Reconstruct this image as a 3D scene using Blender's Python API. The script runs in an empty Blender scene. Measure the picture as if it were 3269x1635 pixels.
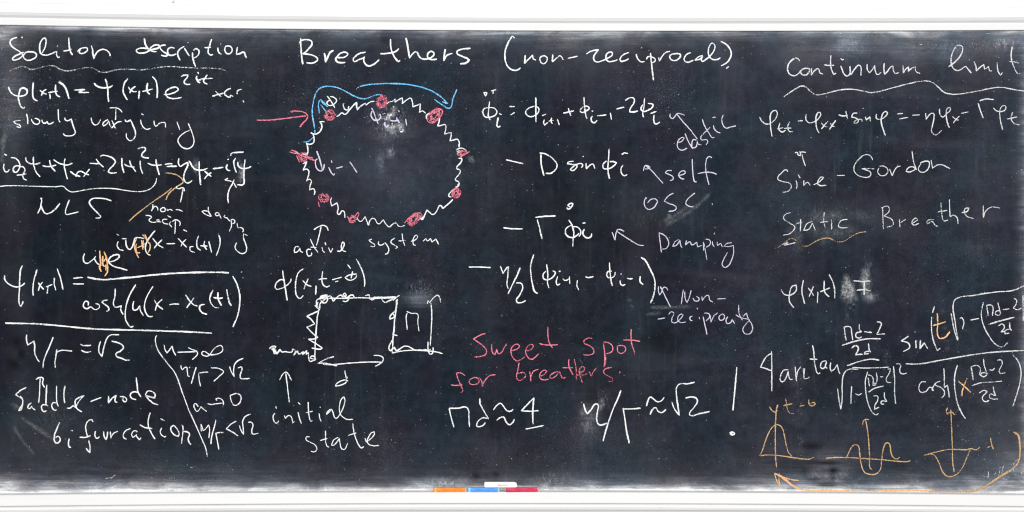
import bpy, bmesh, math, random
import numpy as np
random.seed(7)
SC = bpy.context.scene
COL = SC.collection

# ---- camera, world, lamps, exposure ---------------------------------------------------
S = 0.00065            # metres of board per photo pixel
D = 4.5                # camera to board
Z0 = 1.50              # height of the picture centre above the floor
CX, CY = 1634.5, 817.5
cam = bpy.data.cameras.new('camera')
cam.sensor_width = 36.0
cam.lens = 36.0 * D / (3269 * S)
cam.clip_start = 0.05
cam.clip_end = 60.0
cam_o = bpy.data.objects.new('camera', cam)
COL.objects.link(cam_o)
cam_o.location = (0, -D, Z0)
cam_o.rotation_euler = (math.radians(90), 0, 0)
SC.camera = cam_o
SC.cycles.filter_width = 1.15
w = bpy.data.worlds.new('World')
SC.world = w
w.use_nodes = True
w.node_tree.nodes['Background'].inputs[0].default_value = (0.95, 0.98, 1.0, 1)
w.node_tree.nodes['Background'].inputs[1].default_value = 0.62

def lamp(name, loc, target, sx, sy, energy, col):
    l = bpy.data.lights.new(name, 'AREA')
    l.shape = 'RECTANGLE'
    l.size, l.size_y, l.energy, l.color = sx, sy, energy, col
    o = bpy.data.objects.new(name, l)
    COL.objects.link(o)
    o.location = loc
    from mathutils import Vector
    o.rotation_euler = (Vector(target) - Vector(loc)).to_track_quat('-Z', 'Y').to_euler()
    return o
lamp('ceiling_lamp', (-1.1, -3.9, 3.0), (-0.4, 0, 1.4), 3.0, 1.2, 92, (1.0, 0.985, 0.97))
lamp('ceiling_lamp', (1.1, -3.9, 3.0), (0.4, 0, 1.4), 3.0, 1.2, 92, (1.0, 0.985, 0.97))
vs = SC.view_settings
vs.view_transform = 'Standard'
vs.look = 'None'
vs.exposure = 0.0
vs.gamma = 1.0
vs.use_curve_mapping = False

# ---- helpers ---------------------------------------------------------------------------
def at(px, py, d=0.0):
    """photo pixel -> point d metres in front of the slate"""
    k = S * (D - d) / D
    return ((px - CX) * k, -d, Z0 + (CY - py) * k)
def curve_fit(pts, deg=3):
    c = np.polyfit([p[0] / 3269 for p in pts], [p[1] for p in pts], deg)
    return lambda x: np.polyval(c, np.asarray(x) / 3269.0)
TOP = curve_fit([(0, 80), (400, 87), (800, 91), (1500, 98.5), (2100, 100), (2569, 98.5), (3269, 97)])
BOT = curve_fit([(0, 1582), (350, 1577.5), (700, 1574.5), (1550, 1572.5), (2400, 1574), (2900, 1577), (3269, 1582.5)])

def link(name, me, parent=None, mat=None):
    o = bpy.data.objects.new(name, me)
    COL.objects.link(o)
    if parent: o.parent = parent
    if mat: me.materials.append(mat)
    return o
def tag(o, label=None, cat=None, group=None, kind=None):
    if label: o['label'] = label
    if cat: o['category'] = cat
    if group: o['group'] = group
    if kind: o['kind'] = kind

# ---- node helpers ------------------------------------------------------------------------
class NT:
    def __init__(self, name):
        self.m = bpy.data.materials.new(name)
        self.m.use_nodes = True
        self.t = self.m.node_tree
        self.t.nodes.clear()
        self.out = self.t.nodes.new('ShaderNodeOutputMaterial')
        self.co = self.t.nodes.new('ShaderNodeTexCoord').outputs['Object']
    def n(self, kind, **kw):
        nd = self.t.nodes.new(kind)
        for k, v in kw.items(): setattr(nd, k, v)
        return nd
    def put(self, sock, v):
        if hasattr(v, 'is_linked'): self.t.links.new(v, sock)
        else: sock.default_value = v
    def math(self, op, a, b=0.0, c=0.0, clamp=False):
        nd = self.n('ShaderNodeMath', operation=op, use_clamp=clamp)
        self.put(nd.inputs[0], a); self.put(nd.inputs[1], b)
        if op in ('MULTIPLY_ADD', 'SMOOTH_MIN'): self.put(nd.inputs[2], c)
        return nd.outputs[0]
    def map(self, scale=(1, 1, 1), rot=(0, 0, 0), loc=(0, 0, 0), src=None):
        nd = self.n('ShaderNodeMapping')
        self.put(nd.inputs['Vector'], src or self.co)
        nd.inputs['Scale'].default_value = scale
        nd.inputs['Rotation'].default_value = rot
        nd.inputs['Location'].default_value = loc
        return nd.outputs[0]
    def noise(self, scale, detail=3, rough=0.55, vec=None, dist=0.0):
        nd = self.n('ShaderNodeTexNoise')
        self.put(nd.inputs['Vector'], vec or self.co)
        nd.inputs['Scale'].default_value = scale
        nd.inputs['Detail'].default_value = detail
        nd.inputs['Roughness'].default_value = rough
        nd.inputs['Distortion'].default_value = dist
        return nd.outputs['Fac']
    def ramp(self, v, lo, hi, a=0.0, b=1.0):
        nd = self.n('ShaderNodeMapRange', interpolation_type='SMOOTHSTEP')
        self.put(nd.inputs[0], v)
        nd.inputs[1].default_value = lo; nd.inputs[2].default_value = hi
        nd.inputs[3].default_value = a; nd.inputs[4].default_value = b
        return nd.outputs[0]
    def mix(self, f, a, b, mode='MIX'):
        nd = self.n('ShaderNodeMix', data_type='RGBA', blend_type=mode)
        self.put(nd.inputs[0], f)
        self.put(nd.inputs[6], a); self.put(nd.inputs[7], b)
        return nd.outputs[2]
    def attr(self, name):
        return self.n('ShaderNodeAttribute', attribute_name=name).outputs['Fac']
    def bsdf(self, col, rough=0.8, spec=0.2, bump=None, bs=0.2, bd=0.001):
        b = self.n('ShaderNodeBsdfPrincipled')
        self.put(b.inputs['Base Color'], col)
        self.put(b.inputs['Roughness'], rough)
        b.inputs['Specular IOR Level'].default_value = spec
        if bump is not None:
            bp = self.n('ShaderNodeBump')
            bp.inputs['Strength'].default_value = bs
            bp.inputs['Distance'].default_value = bd
            self.put(bp.inputs['Height'], bump)
            self.t.links.new(bp.outputs[0], b.inputs['Normal'])
        return b.outputs[0]
    def done(self, sh):
        self.t.links.new(sh, self.out.inputs['Surface'])
        return self.m

# slate: near black stone under chalk dust. 'dust' and 'specks' are painted-on chalk amounts
def slate_material():
    t = NT('slate')
    wiped = t.math('SUBTRACT', 1.0, t.attr('wiped'), clamp=True)
    big = t.noise(2.2, 4, 0.6)
    tint = t.ramp(t.noise(7.5, 4, 0.6, t.map(loc=(3, 0, 7))), 0.40, 0.62)
    base = t.mix(tint, (0.0135, 0.0138, 0.0225, 1), (0.0098, 0.0165, 0.0250, 1))
    base = t.mix(t.ramp(big, 0.42, 0.72, 0.0, 0.45), base, (0.0200, 0.0220, 0.0290, 1))
    mot = t.math('MULTIPLY', t.ramp(t.noise(60, 6, 0.72, t.map(loc=(6, 0, 6)), 0.5), 0.32, 0.70, 0.78, 1.25), t.ramp(t.noise(16, 4, 0.62, t.map(loc=(8, 0, 3)), 0.6), 0.34, 0.66, 0.82, 1.24))
    motc = t.n('ShaderNodeCombineColor')
    for s_ in range(3): t.put(motc.inputs[s_], mot)
    base = t.mix(1.0, base, motc.outputs[0], 'MULTIPLY')
    tone = t.attr('tone')
    tonec = t.n('ShaderNodeCombineColor')
    for s_ in range(3): t.put(tonec.inputs[s_], tone)
    base = t.mix(1.0, base, tonec.outputs[0], 'MULTIPLY')
    base = t.mix(wiped, (0.0050, 0.0052, 0.0060, 1), base)
    # wiping streaks, mostly up and down, some slanted, broken up by patches
    st1 = t.ramp(t.noise(1.0, 6, 0.68, t.map((60, 1, 6)), 0.8), 0.52, 0.84)
    st2 = t.ramp(t.noise(1.0, 6, 0.68, t.map((70, 1, 3.6), rot=(0, 0.95, 0)), 0.5), 0.52, 0.84)
    p1 = t.ramp(t.noise(3.4, 3, 0.6, t.map(loc=(2, 0, 5))), 0.42, 0.66)
    p2 = t.ramp(t.noise(2.9, 3, 0.6, t.map(loc=(11, 0, 2))), 0.46, 0.66)
    streak = t.math('ADD', t.math('MULTIPLY', t.math('MULTIPLY', st1, p1), 0.035), t.math('MULTIPLY', t.math('MULTIPLY', st2, p2), 0.055))
    w1 = t.ramp(t.noise(1.0, 4, 0.6, t.map((13, 1, 2.0), rot=(0, 0.85, 0), loc=(4, 0, 1)), 0.7), 0.44, 0.74)
    w2 = t.ramp(t.noise(1.0, 4, 0.6, t.map((11, 1, 1.6), rot=(0, -0.35, 0), loc=(7, 0, 3)), 0.7), 0.46, 0.76)
    w3 = t.ramp(t.noise(1.0, 4, 0.6, t.map((2.0, 1, 15), rot=(0, 0.12, 0), loc=(1, 0, 9)), 0.7), 0.50, 0.76)
    q1 = t.ramp(t.noise(2.3, 2, 0.5, t.map(loc=(17, 0, 2))), 0.40, 0.66)
    q2 = t.ramp(t.noise(2.0, 2, 0.5, t.map(loc=(27, 0, 6))), 0.42, 0.66)
    streak = t.math('ADD', streak, t.math('MULTIPLY', t.math('ADD', t.math('MULTIPLY', w1, q1), t.math('ADD', t.math('MULTIPLY', w2, q2), t.math('MULTIPLY', w3, t.math('SUBTRACT', 1.0, q1)))), 0.016))
    # chalk grain
    g1 = t.ramp(t.noise(430, 3, 0.7), 0.52, 0.80)
    g2 = t.ramp(t.noise(1.0, 4, 0.7, t.map((150, 1, 420), rot=(0, 0.3, 0))), 0.56, 0.82)
    grain_patch = t.ramp(t.noise(5.0, 5, 0.62, t.map(loc=(0, 0, 21))), 0.38, 0.68, 0.12, 1.0)
    spk = t.attr('specks')
    grain = t.math('MULTIPLY', t.math('MULTIPLY', t.math('MAXIMUM', g1, g2), grain_patch), t.math('MULTIPLY_ADD', spk, 0.55, 0.05))
    # dust lying along the edges and in wiped patches, torn into level wisps
    wisp = t.noise(1.0, 7, 0.70, t.map((5, 1, 120)), 0.35)
    blot = t.noise(15, 6, 0.66, t.map((1, 1, 2.2), loc=(5, 0, 0)), 0.6)
    fine = t.noise(280, 3, 0.72)
    tear = t.math('MULTIPLY', t.ramp(wisp, 0.30, 0.74, 0.45, 1.55), t.math('MULTIPLY', t.ramp(blot, 0.32, 0.72, 0.5, 1.45), t.ramp(fine, 0.28, 0.72, 0.85, 1.15)))
    edge = t.math('MULTIPLY', t.attr('dust'), tear)
    smear = t.ramp(t.noise(1.0, 7, 0.78, t.map((120, 1, 55), rot=(0, 0.6, 0)), 1.6), 0.48, 0.78, 0.0, 1.25)
    edge = t.math('ADD', edge, t.math('MULTIPLY', t.math('MULTIPLY', t.attr('smear'), smear), t.ramp(fine, 0.3, 0.7, 0.35, 1.5)))
    cloud = t.math('MULTIPLY', t.attr('haze'), t.ramp(t.noise(4.4, 6, 0.64, t.map(loc=(9, 0, 4)), 0.5), 0.28, 0.78, 0.15, 1.5))
    amount = t.math('ADD', t.math('MULTIPLY', t.math('ADD', streak, grain), tone), t.math('ADD', edge, cloud), clamp=True)
    amount = t.math('MULTIPLY', amount, t.math('MULTIPLY_ADD', wiped, 0.9, 0.1))
    dustcol = t.mix(t.ramp(t.noise(9, 3, 0.6, t.map(loc=(1, 0, 1))), 0.4, 0.62), (0.60, 0.68, 0.80, 1), (0.76, 0.74, 0.80, 1))
    dustcol = t.mix(t.ramp(amount, 0.12, 0.5), dustcol, (0.76, 0.77, 0.79, 1))
    col = t.mix(amount, base, dustcol)
    # crumbs of chalk
    for sc, lo, thr, k in ((95, 0.15, 0.986, 0.24), (190, 0.20, 0.978, 0.24), (52, 0.07, 0.982, 0.5)):
        v = t.n('ShaderNodeTexVoronoi', feature='F1')
        t.put(v.inputs['Vector'], t.map((1, 0, 1.25)))
        v.inputs['Scale'].default_value = sc
        rnd = t.n('ShaderNodeSeparateColor')
        t.put(rnd.inputs[0], v.outputs['Color'])
        on = t.math('GREATER_THAN', t.math('ADD', rnd.outputs[0], t.math('MULTIPLY', spk, 0.20)), thr)
        dot = t.math('MULTIPLY', t.ramp(v.outputs['Distance'], lo * 0.5, lo, 1.0, 0.0), on)
        col = t.mix(t.math('MULTIPLY', t.math('MULTIPLY', dot, wiped), k), col, (0.78, 0.78, 0.79, 1))
    return t.done(t.bsdf(col, 0.82, 0.035, t.noise(900, 3, 0.6), 0.12, 0.0006))

def chalk_material(name, col, col2):
    t = NT(name)
    cov = t.attr('cover')
    n = t.noise(520, 3, 0.68)
    n2 = t.noise(120, 2, 0.5)
    thr = t.math('MULTIPLY_ADD', cov, -0.66, 0.84)
    v = t.math('SUBTRACT', t.math('ADD', n, t.math('MULTIPLY_ADD', n2, 0.3, -0.15)), thr)
    a = t.math('MULTIPLY', v, 6.0, clamp=True)
    soft = t.attr('soft')
    rub = t.math('MULTIPLY', t.math('MULTIPLY', cov, t.ramp(t.noise(230, 4, 0.7), 0.34, 0.66, 0.12, 1.15)), t.ramp(t.noise(60, 3, 0.6, t.map(loc=(2, 0, 8))), 0.34, 0.62, 0.35, 1.1))
    a = t.math('ADD', t.math('MULTIPLY', a, t.math('SUBTRACT', 1.0, soft)), t.math('MULTIPLY', rub, soft), clamp=True)
    c = t.mix(t.ramp(t.noise(300, 2, 0.6, t.map(loc=(4, 0, 9))), 0.35, 0.7), col, col2)
    tr = t.n('ShaderNodeBsdfTransparent')
    mx = t.n('ShaderNodeMixShader')
    t.put(mx.inputs[0], a)
    t.t.links.new(tr.outputs[0], mx.inputs[1])
    t.t.links.new(t.bsdf(c, 0.95, 0.05), mx.inputs[2])
    return t.done(mx.outputs[0])

def paint_material(name, col, dirt, rough=0.45):
    t = NT(name)
    smear = t.ramp(t.noise(1.0, 5, 0.6, t.map((5, 14, 60))), 0.50, 0.80)
    spot = t.ramp(t.noise(38, 3, 0.6), 0.70, 0.80)
    c = t.mix(t.math('MULTIPLY', smear, 0.35), col, dirt)
    c = t.mix(t.math('MULTIPLY', spot, 0.4), c, (0.55, 0.53, 0.50, 1))
    return t.done(t.bsdf(c, rough, 0.35, t.noise(1.0, 4, 0.6, t.map((14, 120, 160))), 0.15, 0.0008))

def stick_material(name, col, pale):
    t = NT(name)
    rub = t.ramp(t.noise(1.0, 4, 0.65, t.map((60, 300, 420))), 0.42, 0.74)
    spot = t.ramp(t.noise(260, 3, 0.65), 0.52, 0.75)
    c = t.mix(t.math('MULTIPLY', rub, 0.55), col, pale)
    c = t.mix(t.math('MULTIPLY', spot, 0.45), c, pale)
    return t.done(t.bsdf(c, 0.92, 0.1, t.noise(700, 3, 0.6), 0.35, 0.0006))

M_SLATE = slate_material()
CH = {
    'w': chalk_material('white_chalk', (0.82, 0.82, 0.82, 1), (0.66, 0.67, 0.68, 1)),
    'g': chalk_material('grey_white_chalk', (0.70, 0.70, 0.71, 1), (0.53, 0.535, 0.545, 1)),
    'p': chalk_material('pink_chalk', (0.62, 0.10, 0.165, 1), (0.74, 0.31, 0.37, 1)),
    'b': chalk_material('blue_chalk', (0.04, 0.33, 0.68, 1), (0.30, 0.60, 0.80, 1)),
    'o': chalk_material('orange_chalk', (0.72, 0.34, 0.12, 1), (0.78, 0.58, 0.38, 1)),
    't': chalk_material('tan_chalk', (0.46, 0.27, 0.115, 1), (0.58, 0.43, 0.27, 1)),
    'v': chalk_material('lilac_chalk', (0.60, 0.55, 0.70, 1), (0.52, 0.50, 0.60, 1)),
}
WORD = {'w': 'white', 'g': 'greyish white', 'p': 'pink', 'b': 'blue', 'o': 'orange', 't': 'pale orange', 'v': 'pale lilac'}
M_FRAME = paint_material('white_paint', (0.735, 0.728, 0.720, 1), (0.64, 0.62, 0.60, 1))
M_LEDGE = paint_material('dusty_white_paint', (0.755, 0.745, 0.735, 1), (0.66, 0.63, 0.60, 1), 0.6)
M_WALL = paint_material('wall_paint', (0.82, 0.815, 0.80, 1), (0.76, 0.75, 0.73, 1), 0.8)
# ---- wall behind ---------------------------------------------------------------------------
def box(name, lo, hi, mat, parent=None):
    bm = bmesh.new()
    bmesh.ops.create_cube(bm, size=1)
    for v in bm.verts:
        v.co = [lo[i] + (v.co[i] + 0.5) * (hi[i] - lo[i]) for i in range(3)]
    me = bpy.data.meshes.new(name)
    bm.to_mesh(me); bm.free()
    return link(name, me, parent, mat)
wall = box('wall', (-3.2, 0.03, 0.0), (3.2, 0.15, 3.6), M_WALL)
tag(wall, kind='structure')

# ---- blackboard ------------------------------------------------------------------------------
board = bpy.data.objects.new('blackboard', None)
COL.objects.link(board)
board.location = (0, 0, Z0)
tag(board, 'large black slate chalkboard covered in handwritten formulas with white rails above and below', 'blackboard')
def under(o, parent=board):
    """parent o keeping where it stands"""
    o.parent = parent
    from mathutils import Matrix
    o.matrix_parent_inverse = Matrix.Translation((0, 0, -Z0))
    return o

def slate():
    x0, x1, y0, y1 = -160, 3430, 60, 1600
    nx, ny = 420, 340
    X = np.linspace(x0, x1, nx); Y = np.linspace(y0, y1, ny)
    PX, PY = np.meshgrid(X, Y)
    k = S
    co = np.zeros((ny * nx, 3), np.float32)
    co[:, 0] = ((PX - CX) * k).ravel()
    co[:, 2] = (Z0 + (CY - PY) * k).ravel()
    i = np.arange(ny * nx).reshape(ny, nx)
    quads = np.stack([i[:-1, :-1], i[1:, :-1], i[1:, 1:], i[:-1, 1:]], -1).reshape(-1, 4)
    me = bpy.data.meshes.new('slate_panel')
    me.from_pydata(co.tolist(), [], quads.tolist())
    d = np.maximum(PY - TOP(PX), 0)
    e = np.maximum(BOT(PX) - 8 - PY, 0)
    L = np.maximum(PX, 0); R = np.maximum(3269 - PX, 0)
    rng = np.random.RandomState(3)
    def wave(n, amp):
        xs = np.linspace(x0, x1, n)
        return np.interp(PX[0], xs, 1 + amp * (rng.rand(n) * 2 - 1))[None, :]
    dust = 0.50 * np.exp(-d / 9) * wave(26, .8) + 0.055 * np.exp(-d / 36) * wave(14, .7)
    dust += 1.05 * np.exp(-e / 10) * wave(30, .7) + 0.12 * np.exp(-e / 40) * wave(16, .7)
    dust += 0.14 * np.exp(-R / 12)
    wiped = np.zeros_like(dust)
    smear = np.zeros_like(dust)
    haze = 0.026 * np.exp(-e / 90) + 0.018 * np.exp(-d / 70) * (0.5 + 0.5 * np.clip(PX / 1500, 0, 1))
    speck = np.full_like(dust, 0.10)
    def blob(a, cx, cy, sx, sy, v):
        a += v * np.exp(-((PX - cx) / sx) ** 2 - ((PY - cy) / sy) ** 2)
    tone = np.ones_like(dust)
    for b in TONE: blob(tone, *b)
    tone = np.clip(tone, 0.35, 2.0)
    smear *= 0.75
    for b in DUST: blob(dust, *b)
    for b in WIPED: blob(wiped, *b)
    for b in SMEAR: blob(smear, *b)
    for b in HAZE: blob(haze, *b)
    for b in SPECKS: blob(speck, *b)
    for name, a in (('dust', dust), ('wiped', wiped), ('smear', smear), ('tone', tone), ('haze', haze), ('specks', speck)):
        at_ = me.attributes.new(name, 'FLOAT', 'POINT')
        at_.data.foreach_set('value', np.clip(a, 0, 1.5).astype(np.float32).ravel())
    o = under(link('slate_panel', me, None, M_SLATE))
    sol = o.modifiers.new('thickness', 'SOLIDIFY')
    sol.thickness = 0.018; sol.offset = -1.0
    return o
# chalk dust lying on the slate: centre x, y, spread x, y, amount
TONE = [(300, 700, 480, 700, -.45), (300, 1300, 500, 250, -.10), (950, 900, 150, 600, -.25), (1240, 540, 200, 150, .30), (1750, 1000, 350, 250, -.28), (1150, 1250, 250, 200, -.15), (1750, 480, 250, 200, -.2), (2440, 900, 120, 600, .05), (3150, 700, 150, 600, .12), (2700, 200, 500, 90, .25), (1600, 1350, 300, 120, -.1), (1900, 760, 250, 100, -.2)]
WIPED = [(52, 1092, 13, 17, .9), (67, 1130, 10, 16, .9), (45, 1163, 22, 18, .85), (2110, 1085, 60, 50, .6), (2590, 1425, 40, 14, .8), (2640, 1478, 60, 9, .9), (2660, 1500, 24, 10, .8),
         (2600, 1532, 38, 9, .9), (2640, 1550, 45, 7, .9), (2658, 1520, 10, 22, .7), (2570, 1505, 16, 18, .5), (1890, 1265, 30, 40, .7), (1225, 125, 18, 14, .7), (62, 120, 14, 20, .6), (1520, 1520, 10, 8, .8),
         (1585, 1515, 8, 7, .8), (1010, 105, 30, 10, .5), (1905, 135, 30, 14, .5), (1180, 720, 40, 20, .3), (500, 640, 300, 60, .25), (1900, 700, 250, 140, .3), (560, 1050, 200, 120, .25), (500, 1350, 200, 60, .2), (2520, 1500, 50, 30, .4)]
SMEAR = [(1232, 372, 45, 40, .55), (1250, 400, 50, 40, .35), (1246, 484, 14, 18, .5), (1215, 525, 12, 34, .38), (1340, 920, 40, 18, .42), (762, 545, 7, 40, .5), (628, 530, 10, 30, .22), (2715, 950, 16, 50, .45), (2768, 890, 18, 50, .25),
         (2775, 945, 22, 12, .7), (1925, 1280, 16, 30, .4), (1875, 1350, 20, 30, .42), (1860, 1160, 10, 40, .2), (2080, 700, 90, 22, .14), (2650, 690, 130, 40, .12), (600, 965, 40, 20, .1), (2640, 1525, 60, 22, .35), (3040, 150, 90, 20, .3),
         (2720, 145, 40, 22, .35), (3210, 140, 50, 18, .5), (1420, 1545, 60, 16, .5), (1760, 1540, 60, 22, .5), (2550, 1250, 12, 90, .16), (2830, 1160, 8, 40, .3), (2555, 1420, 10, 30, .35), (830, 1205, 30, 20, .12), (165, 1320, 60, 40, .10)]
DUST = [(30, 300, 50, 120, .06), (0, 110, 60, 40, .25), (10, 1560, 50, 30, .45), (3230, 110, 60, 25, .20), (2900, 105, 60, 12, .25),
        (3240, 1530, 60, 70, .15), (3150, 1545, 160, 25, .12), (300, 1545, 260, 14, .14), (2560, 1545, 130, 30, .16), (2900, 1555, 80, 14, .22),
        (1330, 955, 45, 22, .12), (1246, 485, 12, 18, .07), (1215, 520, 10, 26, .05), (2700, 140, 60, 30, .10), (1250, 420, 60, 40, .05),
        (2775, 950, 16, 12, .2), (1880, 1330, 30, 80, .06), (2655, 1490, 60, 40, .10), (1900, 120, 200, 30, .06), (2950, 150, 250, 45, .06), (1420, 1545, 120, 20, .14)]
HAZE = [(3200, 300, 300, 500, .020), (2700, 160, 500, 90, .030), (30, 350, 60, 250, .030), (1250, 520, 300, 160, .016), (2450, 500, 120, 400, .012),
        (1700, 160, 300, 80, .014), (3200, 1450, 120, 200, .030), (150, 1350, 200, 120, .016), (2100, 640, 160, 90, .014), (2760, 700, 220, 60, .018), (60, 1000, 40, 300, .02)]
SPECKS = [(60, 300, 130, 150, 1.0), (260, 330, 160, 150, .38), (300, 420, 120, 110, .30), (2120, 300, 130, 110, .38), (3090, 1390, 150, 140, .50), (150, 1400, 180, 130, .28),
          (1150, 300, 250, 90, .22), (1560, 1060, 190, 120, .22), (950, 330, 120, 70, .3), (450, 1240, 200, 180, .12), (2950, 1130, 180, 90, .25), (1000, 1450, 500, 80, .2),
          (1900, 1430, 300, 90, .25), (3200, 1520, 90, 60, .6), (1650, 900, 300, 100, .12), (2900, 150, 300, 60, .3), (2500, 1480, 200, 70, .2), (500, 1530, 400, 30, .3), (1250, 1250, 400, 250, .14), (2560, 1130, 40, 90, .35)]
panel = slate()

def moulding(name, base, prof, mat, xs):
    """sweep a profile of (pixels from the base line, depth m) along the board; the base line bows a little"""
    vs_, fs = [], []
    n = len(prof)
    for px in xs:
        b = float(base(min(max(px, 0), 3269)))
        for (t, d) in prof:
            p = at(CX, b + t, d)
            vs_.append(((px - CX) * S, p[1], p[2]))
    for a in range(len(xs) - 1):
        for j in range(n):
            k = (j + 1) % n
            fs.append((a * n + j, a * n + k, (a + 1) * n + k, (a + 1) * n + j))
    fs.append(tuple(range(n))); fs.append(tuple(reversed(range(len(vs_) - n, len(vs_)))))
    me = bpy.data.meshes.new(name)
    me.from_pydata(vs_, [], fs)
    bm = bmesh.new(); bm.from_mesh(me)
    bmesh.ops.recalc_face_normals(bm, faces=bm.faces)
    bm.to_mesh(me); bm.free()
    return under(link(name, me, None, mat))
XS = list(np.linspace(-170, 3440, 50))
rail = moulding('top_rail', TOP, [(-0.5, -0.028), (-0.5, 0.0050), (-2, 0.0062), (-20, 0.0095), (-22, 0.0092), (-23.5, 0.0088), (-25, 0.0098), (-32, 0.0150),
                 (-42, 0.0195), (-54, 0.0195), (-62, 0.0175), (-67, 0.0150), (-68.8, 0.0138), (-69.8, 0.0138), (-71.5, 0.0145), (-74, 0.0152), (-135, 0.0160), (-137, 0.0145), (-137, -0.028)], M_FRAME, XS)
def flat(base, t, d, to_d):
    """pixel offset at depth to_d of a point level with (t, d)"""
    y = 1573 + t
    z = (CY - y) * (D - d)
    return CY - z / (D - to_d) - 1573
LD = 0.046
ledge = moulding('chalk_ledge', BOT, [(flat(BOT, 0.6, LD, -0.028), -0.028), (flat(BOT, 0.6, LD, 0.0), 0.0), (flat(BOT, 0.6, LD, 0.02), 0.020), (flat(BOT, 0.2, LD, 0.04), 0.0435), (1.2, 0.0455), (3.0, 0.0465),
                 (33.5, 0.0465), (35, 0.0455), (35.8, 0.0415), (38.4, 0.0412), (39.4, 0.0435), (42, 0.0455), (47, 0.0468), (52, 0.0455), (55.5, 0.0440), (57.5, 0.0400), (64, 0.036), (90, 0.034), (90, -0.028)], M_LEDGE, XS)
bv = None

# ---- chalk marks ---------------------------------------------------------------------------------
def smooth(pts, step=3.0):
    """Catmull-Rom through the traced points; sharp turns stay sharp"""
    P = [np.array(p, float) for p in pts]
    if len(P) == 2:
        n = max(2, int(np.linalg.norm(P[1] - P[0]) / step))
        return [P[0] + (P[1] - P[0]) * i / n for i in range(n + 1)]
    out = [P[0]]
    def tan(i):
        if i == 0: return (P[1] - P[0])
        if i == len(P) - 1: return (P[-1] - P[-2])
        a, b = P[i] - P[i - 1], P[i + 1] - P[i]
        la, lb = np.linalg.norm(a) + 1e-6, np.linalg.norm(b) + 1e-6
        c = float(a @ b) / (la * lb)
        if c < -0.1: return None
        return (a / la + b / lb) * 0.5
    for i in range(len(P) - 1):
        a, b = P[i], P[i + 1]
        l = np.linalg.norm(b - a)
        if l < 1e-6: continue
        u = (b - a) / l
        ta, tb = tan(i), tan(i + 1)
        ta = u * l if ta is None else ta / (np.linalg.norm(ta) + 1e-9) * l
        tb = u * l if tb is None else tb / (np.linalg.norm(tb) + 1e-9) * l
        n = max(2, int(l / step))
        for k in range(1, n + 1):
            t = k / n
            h1 = 2 * t**3 - 3 * t**2 + 1; h2 = t**3 - 2 * t**2 + t
            h3 = -2 * t**3 + 3 * t**2; h4 = t**3 - t**2
            out.append(h1 * a + h2 * ta + h3 * b + h4 * tb)
    return out
GI = [0]
def strokes_mesh(name, lines, width, cover, col, lift=None, parent=None, label=None, soft=0.0):
    vs_, fs, cv = [], [], []
    gi = GI[0]; GI[0] += 1
    base = 0.00030 + (gi % 9) * 0.00006 if lift is None else lift
    for li, pts in enumerate(lines):
        Q = smooth(pts)
        m = len(Q)
        wv = width * random.uniform(0.92, 1.08)
        ph = random.uniform(0, 6.28)
        s0 = len(vs_)
        d0 = base + li * 0.000004
        for i, q in enumerate(Q):
            a = Q[max(i - 1, 0)]; b = Q[min(i + 1, m - 1)]
            t = b - a
            l = np.linalg.norm(t)
            t = t / l if l > 1e-9 else np.array([1.0, 0])
            nrm = np.array([-t[1], t[0]])
            press = 1 + 0.13 * math.sin(i * 0.17 + ph) + 0.08 * math.sin(i * 0.43 + ph * 3) + random.uniform(-0.10, 0.10)
            end = min(i, m - 1 - i) * 3.0 / width
            press *= min(1.0, 0.72 + 0.28 * end)
            c = cover * (1 + 0.10 * math.sin(i * 0.11 + ph * 2) + random.uniform(-.05, .05)) - 0.05 * (1 - min(1, end))
            if soft: c *= min(1.0, min(i, m - 1 - i) * 3.0 / (1.6 * width))
            jit = nrm * random.uniform(-0.35, 0.35)
            h = wv * press * 0.5
            dd = d0 + i * 0.0000012
            for k, cc in ((-1.6, 0.0), (-0.8, 0.5), (0, 1.0), (0.8, 0.5), (1.6, 0.0)) if soft else ((-1.25, 0.12), (-0.62, 1.0), (0, 1.0), (0.62, 1.0), (1.25, 0.12)):
                p = q + nrm * h * k + jit
                vs_.append(at(p[0], p[1], dd)); cv.append(max(0.0, c * cc))
            if i:
                r = s0 + (i - 1) * 5
                for k in range(4):
                    fs.append((r + k, r + k + 1, r + 6 + k, r + 5 + k))
    me = bpy.data.meshes.new(name)
    me.from_pydata(vs_, [], fs)
    a_ = me.attributes.new('cover', 'FLOAT', 'POINT')
    a_.data.foreach_set('value', np.array(cv, np.float32))
    a_ = me.attributes.new('soft', 'FLOAT', 'POINT')
    a_.data.foreach_set('value', np.full(len(cv), soft, np.float32))
    o = under(link(name, me, None, CH[col]), parent or board)
    if label: o['label'] = label
    return o
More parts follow.
